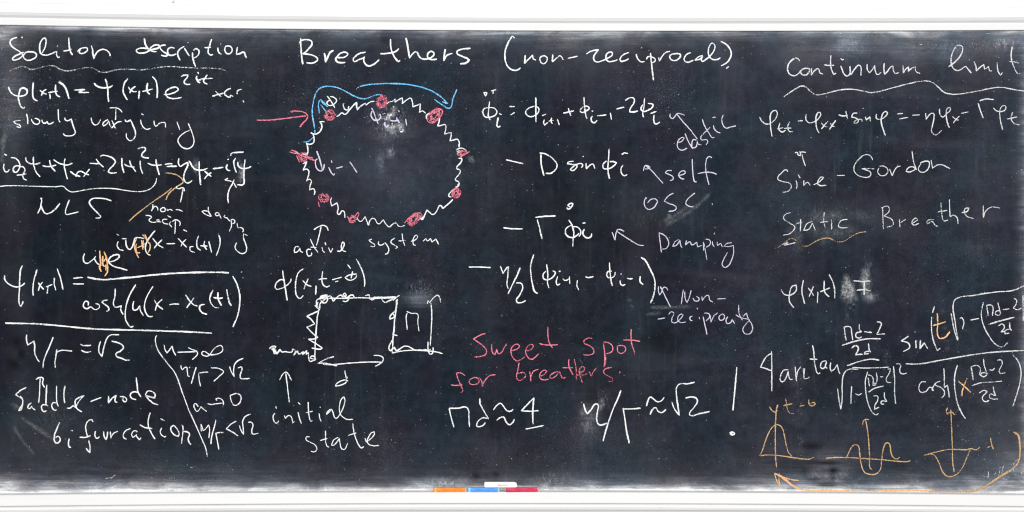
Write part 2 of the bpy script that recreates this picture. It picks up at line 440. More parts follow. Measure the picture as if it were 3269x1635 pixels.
def G(name, col, width, cover, tile, txt):
    x0, y0, wd = tile[:3]
    ret = tile[3] if len(tile) > 3 else 2576
    k = wd / ret
    lines = []
    for ln in txt.replace('\n', ' ').split(';'):
        p = [tuple(float(v) for v in q.split(',')) for q in ln.split()]
        if len(p) == 1: p = [p[0], (p[0][0] + 4, p[0][1] + 4)]
        if p: lines.append([(x0 + x * k, y0 + y * k) for x, y in p])
    word = name.replace('_', ' ')
    if name == 'erased_smudge':
        width, cover = width * 1.6, min(0.8, cover * 0.95)
    else:
        width *= 0.76 if col not in 'ot' else 0.84
        cover = cover * 0.95 if col in 'wg' else min(0.92, cover * 1.06)
    # strokes standing apart (words, symbols) become parts of their own
    bb = [(min(p[0] for p in l), min(p[1] for p in l), max(p[0] for p in l), max(p[1] for p in l)) for l in lines]
    gid = list(range(len(lines)))
    for a in range(len(lines)):
        for c in range(a):
            gx = max(0, bb[a][0] - bb[c][2], bb[c][0] - bb[a][2]); gy = max(0, bb[a][1] - bb[c][3], bb[c][1] - bb[a][3])
            if math.hypot(gx, gy) <= 26 and gid[a] != gid[c]:
                o_, n_ = gid[a], gid[c]
                gid = [n_ if g == o_ else g for g in gid]
    for g in dict.fromkeys(gid):
        strokes_mesh(name, [l for l, k_ in zip(lines, gid) if k_ == g], width, cover, col, label=None if col in 'wg' else f'{word} in {WORD[col]} chalk', soft=1.0 if name == 'erased_smudge' else 0.0)
def S_(cx, cy, rx, ry, rot, n):
    """a scribbled round bead"""
    pts = []
    for i in range(n * 9):
        a = i * 0.78 + random.uniform(-.35, .35)
        r = random.uniform(0.25, 1.0) if i % 3 else random.uniform(0.85, 1.08)
        x, y = rx * r * math.cos(a), ry * r * math.sin(a)
        pts.append((cx + x * math.cos(rot) - y * math.sin(rot), cy + x * math.sin(rot) + y * math.cos(rot)))
    return strokes_mesh('bead', [pts], 3.4, 0.66, 'p', label='scribbled bead in pink chalk')
# ---- left column -------------------------------------------------------------------
G('heading_word', 'w', 7, .95, (0,80,400), """350,255 290,272 225,310 205,360 235,430 300,485 370,525 430,570 465,605 455,640 400,685 330,715 265,715 265,680 320,635 400,600 450,570 500,565;
520,560 640,550 710,565 750,610 740,660 670,705 590,728 520,710 485,660 490,610 530,570;
860,575 910,500 940,400 940,290 915,268 860,310 820,390 815,480 835,580 890,615 960,620 1060,590 1130,555 1165,545 1165,590 1175,640 1210,670 1225,650; 1178,428 1184,438;
1415,258 1420,400 1440,520 1490,620; 1300,537 1390,525 1475,500; 1590,550 1640,495 1720,468 1790,475 1800,510 1760,560 1690,585 1640,575 1630,540 1660,500;
1875,425 1900,500 1910,600 1930,690 1960,610 2030,530 2110,500 2190,520 2250,580 2265,640; 445,242 462,265;
2966,275 2986,390 3016,450 3056,500; 3056,490 2936,475 2836,490 2801,525 2826,565 2916,580 3006,560 3086,515 3176,495 3256,470 3276,430 3236,405 3166,420 3106,460 3086,500 3116,535 3216,548;
3406,415 3326,420 3291,460 3336,530 3406,580 3456,620 3416,640 3311,622; 3596,478 3516,462 3461,490 3446,560 3466,610 3536,625 3626,595;
3706,725 3666,650 3651,580 3696,500 3791,440; 3791,475 3846,570 3896,635; 3862,358 3866,366; 3956,565 3961,660 3986,760 4021,865; 3976,525 4016,490 4076,510 4094,570 4056,640 3986,680;
4351,290 4316,400 4281,500 4286,580 4321,615 4381,605; 4206,462 4276,465 4336,455; 4476,465 4481,520 4516,580 4561,600; 4534,388 4540,396;
4636,440 4686,430 4756,460 4771,530 4736,580 4676,590 4631,550 4621,490 4636,440; 4884,455 4866,540 4861,605 4926,590 5016,560 5041,620 5066,680""")
G('underline', 'w', 5, .6, (0,80,400), """200,948 320,890 450,855 540,875 620,912 740,900 880,862 1020,838 1130,850 1240,910 1370,945 1520,928 1700,888 1900,880 1990,930 2070,970 2180,972 2300,945 2440,915 2576,908
2726,912 2856,922 3006,912 3176,885 3356,860 3556,855 3726,870 3876,875 4026,885 4226,885 4376,888 4496,898 4596,925 4646,945""")
G('underline', 'w', 3, .33, (0,80,400), """4671,940 4706,1060 4741,1260 4756,1330; 4796,1530 4836,1680 4906,1820""")
G('formula', 'w', 7.2, .95, (0,220,400), """175,370 190,430 240,500 310,545 390,562 470,555 540,520 560,460 530,410 475,395 425,415 395,480 380,600 395,690 430,770 475,810 510,780;
685,280 675,400 672,540 700,620 770,662; 825,440 880,490 960,522; 955,420 890,460 850,550; 1025,510 1030,620; 1145,325 1140,430 1160,530 1235,580; 990,490 1080,475 1185,460;
1205,270 1290,320 1350,400 1385,500 1418,615; 1520,440 1600,432 1700,430 1750,425; 1700,430 1620,480 1720,485 1830,485; 1930,295 1990,350 2080,385 2170,390 2260,375 2315,340; 2165,205 2195,300 2215,420 2220,560 2235,680;
2630,205 2576,260 2540,360 2535,480 2570,560 2620,640; 2636,370 2686,440 2756,470 2811,470; 2786,360 2706,420 2666,500; 2866,450 2851,620; 3036,290 3016,420 3031,470 3076,525; 2926,462 3026,445 3136,415; 3131,160 3196,230 3226,340 3236,460 3228,600;
3366,525 3426,530 3536,505 3636,460 3666,420 3636,385 3566,380 3476,410 3411,470 3411,530 3446,580 3536,610 3646,605 3731,585;
3721,155 3786,130 3866,125 3846,180 3786,260 3806,305 3856,322 3911,315; 4044,145 4041,200 4076,265 4116,290; 4066,65 4081,105; 4261,122 4216,190 4186,240 4206,290 4266,310; 4066,235 4176,205 4276,198 4376,195""")
G('formula', 'w', 6, .8, (0,220,400), """4426,460 4476,510 4546,575; 4366,562 4476,530 4606,500; 4746,400 4666,435 4616,490 4646,550 4726,580 4741,550 4796,570; 4966,420 4896,440 4871,480 4881,520; 4996,650 5014,690; 4985,262 5010,270""")
G('note_word', 'w', 5.6, .92, (0,220,400), """420,1055 340,1065 275,1085 330,1130 400,1155 425,1180 410,1205 340,1185; 545,925 565,1000 570,1135; 645,1030 670,1090 740,1140 800,1120 815,1070 780,1035 715,1015; 865,1045 875,1100 920,1120 970,1080 990,1130 1060,1120 1105,1090; 1195,830 1200,960 1210,1060 1240,1100;
1335,1000 1330,1030 1380,1070 1420,1060 1465,1030 1490,1120 1540,1280 1545,1325; 1875,1005 1885,1080 1930,1140 1970,1155 2040,1100 2065,1040; 2220,1045 2150,1080 2115,1140 2130,1175 2200,1130 2235,1070 2250,1130 2300,1220; 2300,1060 2330,1130 2370,1225; 2300,1220 2370,1130 2430,1090 2500,1085;
2570,1045 2606,1085 2651,1075 2681,1050 2726,1140 2781,1280 2790,1330; 2891,1045 2906,1130 2956,1210 3026,1245 3096,1220; 2906,920 2951,948; 3166,1065 3181,1160 3206,1180 3276,1120 3366,1100 3391,1110 3406,1205""")
G('arrow', 'w', 5, .9, (0,220,400), """2385,810 2380,950 2375,1050; 2255,805 2340,800 2400,805 2470,840 2510,895""")
G('note_word', 'w', 5.2, .92, (0,360,500), """1175,105 1190,190 1220,270 1240,330 1200,370 1130,382 1060,370 1045,340;
2060,110 2060,140 2100,140 2140,120 2180,210 2220,300 2225,380 2190,440 2145,460 2100,435 2075,385 2080,335; 2910,150 2960,285""")
G('note_word', 'w', 5.2, .92, (400,360,500), """1035,175 1080,280 1120,400 1130,480 1100,555 1030,592 960,580 890,520 865,450 900,390 970,330 1065,285""")
G('formula', 'w', 6.4, .95, (0,360,500), """65,840 62,920 95,975 130,965 155,930; 68,680 112,700; 180,740 240,745 300,790 325,850 315,920 280,970 240,980 220,950 235,890 290,872 350,885 400,905 405,960 375,1030 385,1080 440,1110; 275,1028 360,1018 435,1005;
425,730 430,790 480,830 560,845 630,835 665,820; 550,725 550,830 570,920 610,1000 660,1055; 700,870 760,885 850,880 925,860; 815,780 825,840 860,910 910,965; 880,770 950,820 1030,850 1110,860 1190,830; 1070,755 1055,850 1075,970 1110,1095;
1155,965 1220,1015 1320,1050; 1245,1055 1280,980 1330,965 1400,1000 1465,1025; 1475,925 1430,980 1375,1055; 1475,830 1550,838 1625,840; 1580,760 1630,830 1705,895;
1650,715 1690,700 1780,715 1860,750 1895,800 1860,870 1800,930 1785,970 1830,992 1920,985; 2005,745 2005,860 2040,990; 2040,840 2090,875 2215,895; 2130,785 2150,850 2235,970; 2305,790 2310,890 2350,1010;
2265,595 2320,575 2385,580 2390,610 2340,670 2330,710 2380,740 2450,745; 2430,830 2490,855 2560,865 2660,858; 2565,765 2575,860 2600,950 2620,1025""")
G('formula', 'w', 6.8, .95, (400,360,500), """650,852 700,840 775,840; 680,885 760,882 850,880; 880,750 875,830 905,882 960,850 1030,815 1025,870 985,960 960,1050 970,1110 1010,1155 1060,1145 1100,1110; 1045,790 1075,830 1100,880 1150,930 1210,945 1290,940 1350,912; 1215,800 1215,920 1225,1050 1240,1190;
1305,960 1360,1010 1415,1050; 1415,985 1360,1020 1300,1090; 1440,922 1520,912 1612,898; 1680,850 1660,900 1685,945 1725,955; 1680,775 1705,762; 1815,745 1785,800 1795,890 1828,985; 1735,710 1740,675 1820,655 1945,648;
1850,810 1855,870 1900,910 1960,915 2030,905 2070,885; 1970,770 1955,900 1950,1050 1940,1180 1840,1185""")
G('erased_smudge', 'w', 10, .35, (400,360,500), "1915,800 1920,900 1915,1060 1910,1170; 1870,1080 1890,1130; 1150,720 1165,830 1150,1000")
G('underline', 'w', 5, .85, (0,580,500), "-10,80 100,68 300,68 500,75 700,80 900,85 1050,82 1090,125 1170,168 1300,155 1500,120 1700,108 1900,118 2100,150 2280,165 2400,150 2500,95 2560,20 2575,-60")
G('note_word', 'w', 6.4, .92, (0,580,500), """618,525 660,440 675,380 680,285 675,280; 660,275 695,275; 675,380 700,460 750,525 830,510 920,440 985,355; 1140,300 1105,390 1075,500 1085,535 1180,525 1290,498; 1835,318 1740,285 1600,272 1510,285 1470,330 1490,390 1560,470 1630,540 1655,580 1620,600 1565,598""")
G('arrow', 't', 5, .8, (400,580,500), "60,650 170,550 330,425 500,300 660,190 765,105; 668,300 700,220 800,120 900,50 950,10 940,-30 880,-90 780,-130 660,-145")
G('arrow', 'w', 6, .92, (400,580,500), "905,340 930,230 950,110; 850,75 840,100 880,115 950,100 975,160; 1695,355 1685,240 1710,130 1775,10 1790,-35; 1640,-25 1700,-15 1770,10 1825,100; 1630,-25 1690,-55")
G('note_word', 'w', 5, .92, (400,580,500), """455,375 450,430 430,485; 435,480 490,405 530,430 535,475; 620,430 585,450 580,480 620,495 660,470 640,430 600,430; 685,450 690,480 740,455 775,480; 825,460 880,465 945,490;
335,555 420,570 430,590 390,630 430,665 500,665 555,640 550,618 515,630 530,655 590,665; 690,620 620,625 610,655 640,685 710,700; 755,655 728,690 765,750; 690,560 755,590; 825,640 815,860; 775,655 820,628 880,645 905,690 890,725; 955,790 1015,820;
1365,412 1370,490 1415,575; 1415,575 1320,540 1260,490 1310,478 1370,495; 1545,520 1495,510 1480,545 1520,560 1545,535 1575,605; 1640,550 1620,575 1660,600 1670,590 1700,630 1725,650; 1740,630 1745,730 1710,820; 1735,630 1790,625 1800,670 1760,695;
1840,680 1845,740 1860,760 1900,755 1945,800 1925,830; 2010,888 1945,860 1940,900 1970,1000 1995,1090 1980,1160 1920,1185 1850,1150 1805,1080 1830,1005""")
G('formula', 'w', 6, .92, (400,580,500), """20,940 -55,940; 5,960 25,1070 70,1115 110,1080 140,990 165,925 200,920 310,935; 490,805 420,890 360,980 330,1070 345,1160 390,1205 415,1210; 450,930 530,1030 630,1095; 605,955 530,1030 470,1095;
680,1020 820,1020; 865,930 930,1000 1010,1080; 1000,950 940,1010 915,1065; 1120,1065 1065,1080 1070,1130 1140,1165; 1205,890 1175,990 1190,1090 1240,1130; 1235,1055 1350,1060; 1305,975 1295,1050 1340,1120; 1375,980 1395,1070 1420,1165; 1540,880 1560,960 1540,1100 1495,1215; 1525,860 1530,862""")
G('formula', 'w', 5.6, .92, (0,580,500), "1945,985 1925,1040 1960,1110 2035,1135; 1920,862 1960,885")
G('overwritten_symbol', 'o', 5, .85, (400,580,500), """185,930 150,1030 160,1120 220,1255; 285,870 350,960 405,1040 405,1110 370,1170; 320,870 360,950; 265,960 290,1120; 290,960 300,1090 275,980; 195,1090 250,1065 320,1020; 180,1020 175,1110 210,1175 240,1160""")
G('formula', 'w', 6.2, .94, (0,790,500), """75,460 80,530 140,600 220,640 310,648 370,620 408,585; 370,300 340,360 325,500 320,680 310,850 325,950 345,965 370,920 378,885; 610,365 560,530 540,700 545,795; 630,580 680,650 720,690; 700,570 650,640 630,715; 760,650 860,610; 790,645 775,760;
895,500 890,600 920,705; 940,350 990,490 1020,610 1035,695; 1205,505 1280,500 1365,492; 1200,597 1290,602 1380,600; 1388,100 1370,180 1385,240 1430,262 1500,225 1550,180 1575,145; 1550,180 1580,240 1630,285; 1565,55 1570,62;
1790,240 1880,220 1955,165 1960,130 1900,120 1820,160 1785,215 1800,260 1880,315 1990,345 2095,378; 1385,900 1370,960 1395,1000 1450,1005 1480,980; 1450,955 1450,900 1410,885 1375,930 1380,985 1420,1008 1500,980 1530,1010 1590,1020 1635,985 1625,940 1570,925;
1775,865 1700,880 1675,900 1720,935 1780,985 1790,1030 1750,1050; 1895,680 1890,800 1865,930 1890,980 1950,975 2000,960 1985,1020 2025,1105; 2235,610 2150,750 2090,900 2060,1060 2065,1180 2110,1270 2150,1310 2195,1290;
2200,885 2185,960 2200,1030 2240,1030 2300,960 2310,1040 2365,1130; 2515,640 2430,780 2385,900 2380,1020 2420,1110 2460,1140 2512,1130""")
G('formula', 'w', 6.6, .92, (400,790,500), """475,860 530,950 620,1020; 605,855 530,930 490,1040; 725,945 800,930 885,935; 990,780 1060,880 1120,940 1190,965; 1135,825 1070,910 1010,995; 1305,938 1240,950 1220,1000 1260,1070 1345,1100; 1445,700 1400,790 1395,880 1440,960 1490,990 1540,992; 1450,822 1520,840 1605,830; 1525,740 1525,840 1550,900 1585,955; 1670,690 1685,800 1710,900 1745,960; 1765,470 1830,590 1870,720 1885,840 1875,980 1845,1130 1770,1310; 1910,400 1912,410""")
G('fraction_bar', 'w', 9, .88, (0,790,500), "1440,490 1550,515 1720,530 1950,510 2200,490 2450,460 2700,438 2900,425 3100,415 3350,410 3600,410 3765,418")
G('overwritten_symbol', 'o', 6, .95, (0,790,500), """1640,50 1645,150 1655,260 1640,330 1665,400; 1710,70 1750,170 1765,280 1770,370 1755,430 1720,475; 1690,140 1690,230 1700,300 1725,310; 1690,250 1740,180 1770,250; 1620,310 1650,330; 1740,280 1745,380; 1650,180 1665,300""")
G('underline', 'w', 7.5, .88, (0,1020,500), "85,60 300,65 550,70 800,88 1100,115 1400,145 1700,162 2060,172 2400,180 2700,190 3000,200 3250,212 3490,226")
G('formula', 'w', 6.4, .9, (0,1020,500), """440,250 435,330 455,420 490,400 560,355 570,440 570,540 600,630 648,700; 875,290 820,430 750,590 715,700 708,800; 935,490 920,600 905,700 908,795; 910,590 950,530 1020,508 1100,512 1185,520; 1320,405 1360,430 1430,430 1498,425; 1335,505 1380,530 1430,542 1498,522;
1655,360 1630,430 1630,540 1678,610 1710,450 1750,330 1800,265 1880,250 1960,252; 1835,355 1930,380 2010,420 2030,470 1980,520 1905,570 1920,610 2000,640 2070,670 2130,668""")
G('bracket', 'w', 5.6, .88, (400,1020,500), "520,258 497,300 500,390 530,490 600,600 700,730 810,870 870,1000 920,1150 990,1340 1040,1480 1100,1610 1190,1810 1260,1970 1320,2110 1350,2255")
G('formula', 'w', 5.4, .92, (400,1020,500), """640,415 655,500 685,550 720,510 770,440 800,540 830,590; 860,540 1000,535 1170,530; 1035,465 1100,495 1165,520 1190,560 1160,610 1100,660; 1300,525 1270,530 1260,570 1310,600 1370,595 1430,520 1500,450 1570,430 1600,460 1595,520 1540,560 1450,580 1380,575 1330,540 1300,525;
915,755 920,800 940,830 980,790 1005,785 1020,860 1040,935 1058,935; 1165,785 1130,900 1085,1060; 1205,900 1215,1000 1238,1100; 1205,885 1280,870 1362,865; 1405,798 1500,800 1580,825 1615,855 1560,920 1455,1018; 1715,775 1740,850 1790,942 1780,850 1800,740 1850,680 1940,640; 1850,800 1915,785 1920,820 1890,920 1900,968 1980,975 2045,968; 1060,780 1055,800""")
G('formula', 'w', 5.4, .92, (400,1220,500), """1200,405 1150,355 1130,370 1150,450 1175,485 1210,460 1245,405 1290,450 1340,482; 1355,352 1400,368 1500,355 1600,345; 1505,305 1490,275 1530,262 1590,290 1615,330 1610,380; 1725,210 1740,300 1790,380 1860,365 1900,300 1900,230 1850,190 1790,195 1730,220;
1245,690 1250,810; 1245,690 1280,795 1310,780 1370,705 1385,760 1375,920; 1490,620 1460,750 1420,900 1408,1020; 1490,840 1510,950 1540,1110; 1480,845 1540,830 1612,828; 1825,640 1740,690 1660,770 1760,820 1855,885; 1875,710 1900,790 1945,860 1940,760 1930,650 1970,570 2065,525; 2020,660 2080,665 2100,710 2080,800 2090,850 2160,850 2190,840""")
G('note_word', 'w', 6, .9, (0,1020,500), """432,1120 340,1165 255,1240 310,1270 370,1320 370,1400 340,1490 300,1500 320,1495""")
G('note_word', 'w', 6.2, .9, (0,1220,500), """330,230 370,280 370,360 340,410 305,470; 515,340 470,380 460,420 490,435 520,390 540,430 580,462; 660,-65 655,50 650,200 635,340; 590,-45 660,-78 705,-65 700,25 735,90; 770,45 760,200 755,370; 790,395 740,370 690,385 685,440 720,485 770,470;
930,60 930,200 935,330 960,400; 940,350 870,340 850,380 870,440 900,465 930,455; 1070,60 1050,200 1065,345; 1100,430 1150,428 1210,390 1240,420 1290,330 1350,250 1385,220 1290,260 1240,300 1240,370 1270,440 1350,492; 1490,320 1580,285 1665,252; 1785,230 1785,340 1840,270 1910,220 1890,290 1900,325 1930,330;
1970,240 2050,245 2085,290 2060,325 2020,300 2030,250; 2240,-80 2255,50 2270,165 2320,245; 2280,180 2210,160 2145,200 2160,260 2240,290; 2390,215 2430,150 2500,155 2550,200 2545,260 2400,225 2440,280 2520,345 2600,375; 980,660 930,780 895,880 900,980 935,1005 990,960 985,920 950,890 915,920; 1140,930 1125,1000 1145,1070 1170,1075; 1165,795 1200,803;
1535,655 1500,620 1440,650 1410,720 1420,820 1440,890; 1310,905 1400,910 1490,880; 1460,950 1480,1060 1480,1165; 1415,1085 1440,1120 1480,1165; 1575,805 1560,860 1590,925 1640,900; 1705,810 1715,900 1745,945 1765,880 1770,815; 1815,810 1825,930; 1830,900 1870,840 1940,810; 2150,765 2080,790 2030,860 2040,920 2085,940; 2265,815 2210,800 2165,860 2185,910 2230,880 2250,860; 2240,880 2290,950 2320,915; 2470,500 2440,620 2440,720 2480,820 2550,938; 2300,700 2380,745 2505,762""")
G('note_word', 'w', 6.2, .9, (400,1220,500), """600,755 575,800 590,860 640,900 670,890; 580,600 645,632; 800,710 755,740 750,790 800,860 870,895 885,850 850,770 800,710; 945,710 950,780 940,880 925,1010; 915,705 945,720; 950,810 1020,820 1055,850 1035,930 1050,990 1080,1030""")
# ---- ring of beads and springs -----------------------------------------------------
G('heading_word', 'w', 7.4, .96, (900,90,640), """240,130 245,250 255,380 268,465; 222,195 240,165 310,148 375,165 385,205 350,260 300,310 270,330 360,340 430,365 458,400 430,435 380,450 315,445; 545,320 555,370 560,440; 560,435 590,370 620,310 665,285;
700,375 760,380 820,365 845,330 820,310 760,320 710,365 690,400 715,435 760,445 815,440; 1075,310 1000,325 940,365 915,410 930,430 980,410 1040,385 1060,370 1050,410 1070,460 1115,485 1180,465 1250,405;
1395,140 1400,250 1430,340 1460,390 1500,430 1520,410; 1265,330 1350,325 1440,310 1505,265; 1595,125 1615,230 1640,385 1680,330 1720,305 1745,320 1760,360 1790,390 1860,395 1930,370 1955,330 1930,300 1890,310 1870,345 1880,385 1930,405 1990,400;
2100,270 2085,350 2080,420; 2080,420 2120,350 2190,325; 2425,260 2320,270 2250,300 2250,325 2310,360 2380,390 2405,410 2370,445 2290,458""")
G('ring_arrow', 'b', 5.8, .8, (900,90,640), """420,1290 405,1200 390,1100 395,1000 410,920 435,840 480,780 550,750 640,750 740,775 830,820 920,870 1000,900 1070,908 1150,880 1210,858 1265,853; 1000,750 1100,728 1250,715 1420,712 1560,718 1700,738 1830,770 1950,820 2050,890 2130,970 2060,945;
2250,785 2200,900 2155,1028 2060,985 1960,915""")
G('ring_arrow', 'w', 5, .5, (900,90,640), "950,790 975,765 1010,748")
G('ring_arrow', 'b', 5.4, .8, (800,240,500), "1055,900 1060,960; 1030,1020 980,1070 920,1100 860,1098; 1130,410 1115,500 1125,570 1130,630; 1145,400 1190,460 1270,520; 1150,485 1240,600; 1150,400 1240,480")
G('ring_label', 'w', 6, .94, (800,240,500), "1260,345 1330,440 1385,535; 1310,350 1370,365 1415,415 1400,450 1340,495 1280,495 1255,450 1300,410; 1466,376 1470,382; 1520,460 1530,520 1560,570 1600,570 1615,510")
G('ring_arrow', 'p', 6, .8, (800,240,500), "100,740 300,740 500,720 700,695 910,670; 690,615 655,595 750,590 880,615 940,670 920,730 860,790 808,855")
G('spring', 'w', 6, .94, (800,240,500), """1215,770 1170,765 1135,770 1165,800 1170,860 1140,930 1070,970 1010,960 990,945; 1030,980 1045,1040 1035,1110 970,1140 915,1120 935,1200 940,1280 900,1310 850,1290; 1410,680 1450,665 1500,620 1550,645 1620,580 1700,490 1745,450 1745,520 1755,570 1800,520 1890,460 1900,495 1970,440 2035,432""")
G('spring', 'w', 5.6, .94, (1100,240,500), """680,480 740,440 790,430 830,395 830,445 890,405 945,375 955,420 945,470 1020,410 1090,380 1115,440 1125,525 1180,500 1245,475 1240,550 1230,610 1280,590 1335,630; 1395,625 1350,660 1345,720; 1565,710 1555,770 1530,835 1600,825 1655,815 1665,880 1645,970 1700,955 1755,945 1750,1010 1735,1080 1800,1065 1855,1055 1885,1100 1885,1190""")
G('ring_label', 'v', 6, .94, (1100,240,500), "445,540 480,610 510,700 555,800; 455,585 435,640 450,700 490,740 550,740 595,690 580,640; 665,770 660,810 690,850 730,820; 690,690 680,740; 750,740 800,755 895,740; 855,695 870,745 905,785; 1005,720 1022,830")
G('ring_label', 'w', 6, .7, (1100,240,500), "790,515 815,530; 735,675 785,650; 880,590 915,600; 960,875 955,930 915,930; 620,650 670,630; 780,780 790,840")
G('erased_smudge', 'w', 7.5, .8, (1100,240,500), "740,600 800,570 890,545; 630,700 700,670 850,620; 700,760 720,890 800,850; 780,980 830,890; 880,950 980,760; 640,690 700,720 790,660; 860,860 960,780; 600,950 640,970; 740,880 790,990; 700,900 850,830 960,800; 770,690 830,640")
G('spring', 'w', 5.8, .94, (900,460,500), """410,-10 430,80 420,150 400,165; 345,325 410,290 385,350 350,430 400,410 440,440 430,540 405,605 460,580 485,610 465,680 455,755 515,735 540,770 530,835; 815,880 800,930 820,1020 870,990 905,970 925,1050 915,1140 935,1160 990,1100 1020,1110 1035,1215""")
G('ring_label', 'v', 6, .92, (900,460,500), "572,115 610,220 640,320 668,445; 585,245 555,270 555,350 590,420 650,440 690,390 698,330; 770,380 810,470 850,510 868,485; 812,270 825,305; 890,400 1000,370; 1115,292 1170,370 1235,470")
G('spring', 'w', 5.8, .94, (1200,460,500), """1365,0 1365,50; 1325,100 1370,70 1440,75 1490,110; 1330,130 1380,100; 1330,155 1400,120; 1360,235 1410,240 1405,290 1330,400 1385,430 1385,470 1310,595 1360,620 1355,690 1310,710; 1355,650 1340,710; 1340,715 1250,770 1200,830 1200,860 1240,870; 1265,910 1230,950 1150,1020 1100,1060 1075,1020 1055,1010 1000,1100 940,1160 890,1130 840,1085 800,1170 760,1240 740,1230 790,1195""")
G('spring', 'w', 5, .9, (850,660,640), "1165,145 1210,190 1270,130 1290,180 1310,238 1360,150 1395,160 1440,220 1505,170 1535,220 1580,260 1630,220 1670,210 1700,250 1740,255 1780,240")
G('erased_smudge', 'w', 8, .45, (1200,460,500), "1500,190 1560,240 1620,315")
S_(1052,368,19,18,0,7); S_(1219,324,17,22,.6,6); S_(1387,369,19,27,.75,7); S_(967,502,16,15,0,6); S_(1034,631,17,16,0,5); S_(1126,699,12,13,0,4); S_(1322,700,16,26,.8,5); S_(1456,617,15,17,.3,6); S_(1476,488,17,9,-.35,5)
G('bead', 'p', 4.5, .85, (900,460,500), "125,130 200,150 300,170; 150,100 220,120 290,160; 190,110 280,170 400,220 500,265 545,275; 430,215 510,230; 240,190 290,300; 440,240 540,265; 600,950 610,1010 625,1035; 1070,1185 1100,1230 1110,1290; 1200,1190 1250,1125 1265,1150 1230,1230")
G('bead', 'p', 4.5, .85, (1100,240,500), "600,380 590,330 610,320 615,370; 1340,680 1420,620 1480,570 1560,555 1610,580 1600,640 1540,720 1440,790 1370,760 1340,690")
G('bead', 'p', 4.5, .85, (1200,460,500), "1350,190 1540,125; 1390,210 1520,140; 470,1300 550,1210 650,1150 720,1130 760,1180 740,1230; 580,1250 600,1190 660,1170 690,1200 640,1270")
G('note_word', 'w', 5, .92, (850,660,640), """425,520 385,510 360,560 365,590 400,580 435,535 435,565 470,590; 575,550 530,550 520,590 545,635 580,620 585,590; 565,415 610,510 665,590; 570,520 645,525; 715,520 730,570 750,590; 755,455 765,495; 800,525 830,590 855,535; 910,570 950,570 990,520 1000,465 980,455 965,500 975,555 1025,578;
1360,418 1315,430 1350,460 1395,490 1390,510 1340,508; 1445,445 1440,480 1470,495 1520,470; 1525,460 1560,510 1575,560 1550,605 1525,612; 1655,400 1600,455 1640,490 1690,520 1655,540; 1745,345 1755,420 1780,500; 1700,440 1790,432; 1860,445 1910,430 1945,385 1930,365 1900,390 1885,450 1900,495 1920,495; 2015,445 2050,410 2070,440 2110,410 2130,455 2180,415 2215,485""")
G('arrow', 'w', 5, .9, (850,660,640), "705,255 680,370 645,500; 610,295 690,250 740,240 780,265 798,308")
G('formula', 'w', 6, .93, (850,660,640), """210,820 225,930 245,1050 268,1205; 240,945 180,940 120,1000 125,1055 190,1050 265,1010 310,960 320,925; 475,800 420,840 385,930 375,1030 390,1140 430,1180 475,1140; 460,940 520,1000 580,1025; 540,925 510,990 485,1060; 640,1015 635,1130; 725,830 715,920 730,1000 770,1030 815,1015; 670,940 725,925 780,925;
845,940 970,905; 885,965 925,955; 1160,865 1060,880 1015,910 1040,935 1110,940 1160,890 1150,865; 1045,745 1085,795; 1110,830 1090,920; 1155,672 1210,770 1250,870 1265,960 1262,1030""")
G('graph_drawing', 'w', 6.2, .92, (840,920,600), """85,830 130,795 175,800 150,850 180,905 145,860 110,830 170,870 190,900 230,840 260,875 300,870 350,880 400,870 400,835 440,850 420,920 470,860 490,900 550,870 540,910 600,855 590,910 620,880;
130,800 150,905 175,840; 620,880 625,960 640,1005 690,990 715,980 700,940 670,930 640,960 690,970; 710,985 710,880 715,760 725,600 740,420 760,310 780,220 800,185;
730,610 735,480 745,380 762,320; 735,270 740,160 800,140 840,95; 765,310 600,385 650,420 705,490 640,520 600,535 680,620 745,670 720,690 620,700 720,760 810,820 790,835 665,820; 710,235 760,290; 750,190 740,260 770,300 780,230;
770,150 800,110 880,95 820,140 780,135 860,110 880,160 850,200 810,185 850,150 920,110 960,180 1000,140 1060,95 1100,120 1140,100 1120,70 1095,85 1150,130 1200,95 1235,100 1250,135;
790,170 830,205 870,190 890,140; 900,138 1100,140 1300,132 1560,138 1800,130; 1540,128 1830,122; 1090,175 1130,185 1180,150 1150,180; 1400,105 1450,95 1460,140 1500,160 1540,120 1480,150; 1625,150 1670,195 1730,170 1790,150; 1780,170 1830,120 1870,100;
1840,150 1830,250 1815,350 1800,450 1795,560 1780,680 1775,830; 1825,160 1815,300 1735,400 1740,425 1800,390 1780,350; 1790,640 1840,650; 1775,700 1725,830 1745,860 1780,830 1800,810 1825,855 1880,830 1930,797 1990,800 2060,840 2110,855; 1765,890 1900,862 2080,850 2260,860 2400,880 2460,900; 1760,830 1775,900; 2100,850 2300,840; 2260,735 2265,860 2290,905 2320,890 2330,810""")
G('graph_drawing', 'w', 5.2, .85, (840,920,600), "2300,200 2312,350 2305,550 2290,790; 2250,215 2260,170 2280,200 2340,130 2395,98 2420,130 2435,195; 1960,315 2030,345 2115,355 2120,460 2135,590; 1975,345 1965,370 1975,570")
G('graph_drawing', 'w', 5.8, .85, (840,920,600), "970,938 870,970 790,1010 750,1030 850,1030 1015,1065; 820,1045 920,1050 1100,1035 1300,1020 1500,1012 1640,1015; 1515,922 1610,930 1645,960 1640,1000 1535,1075")
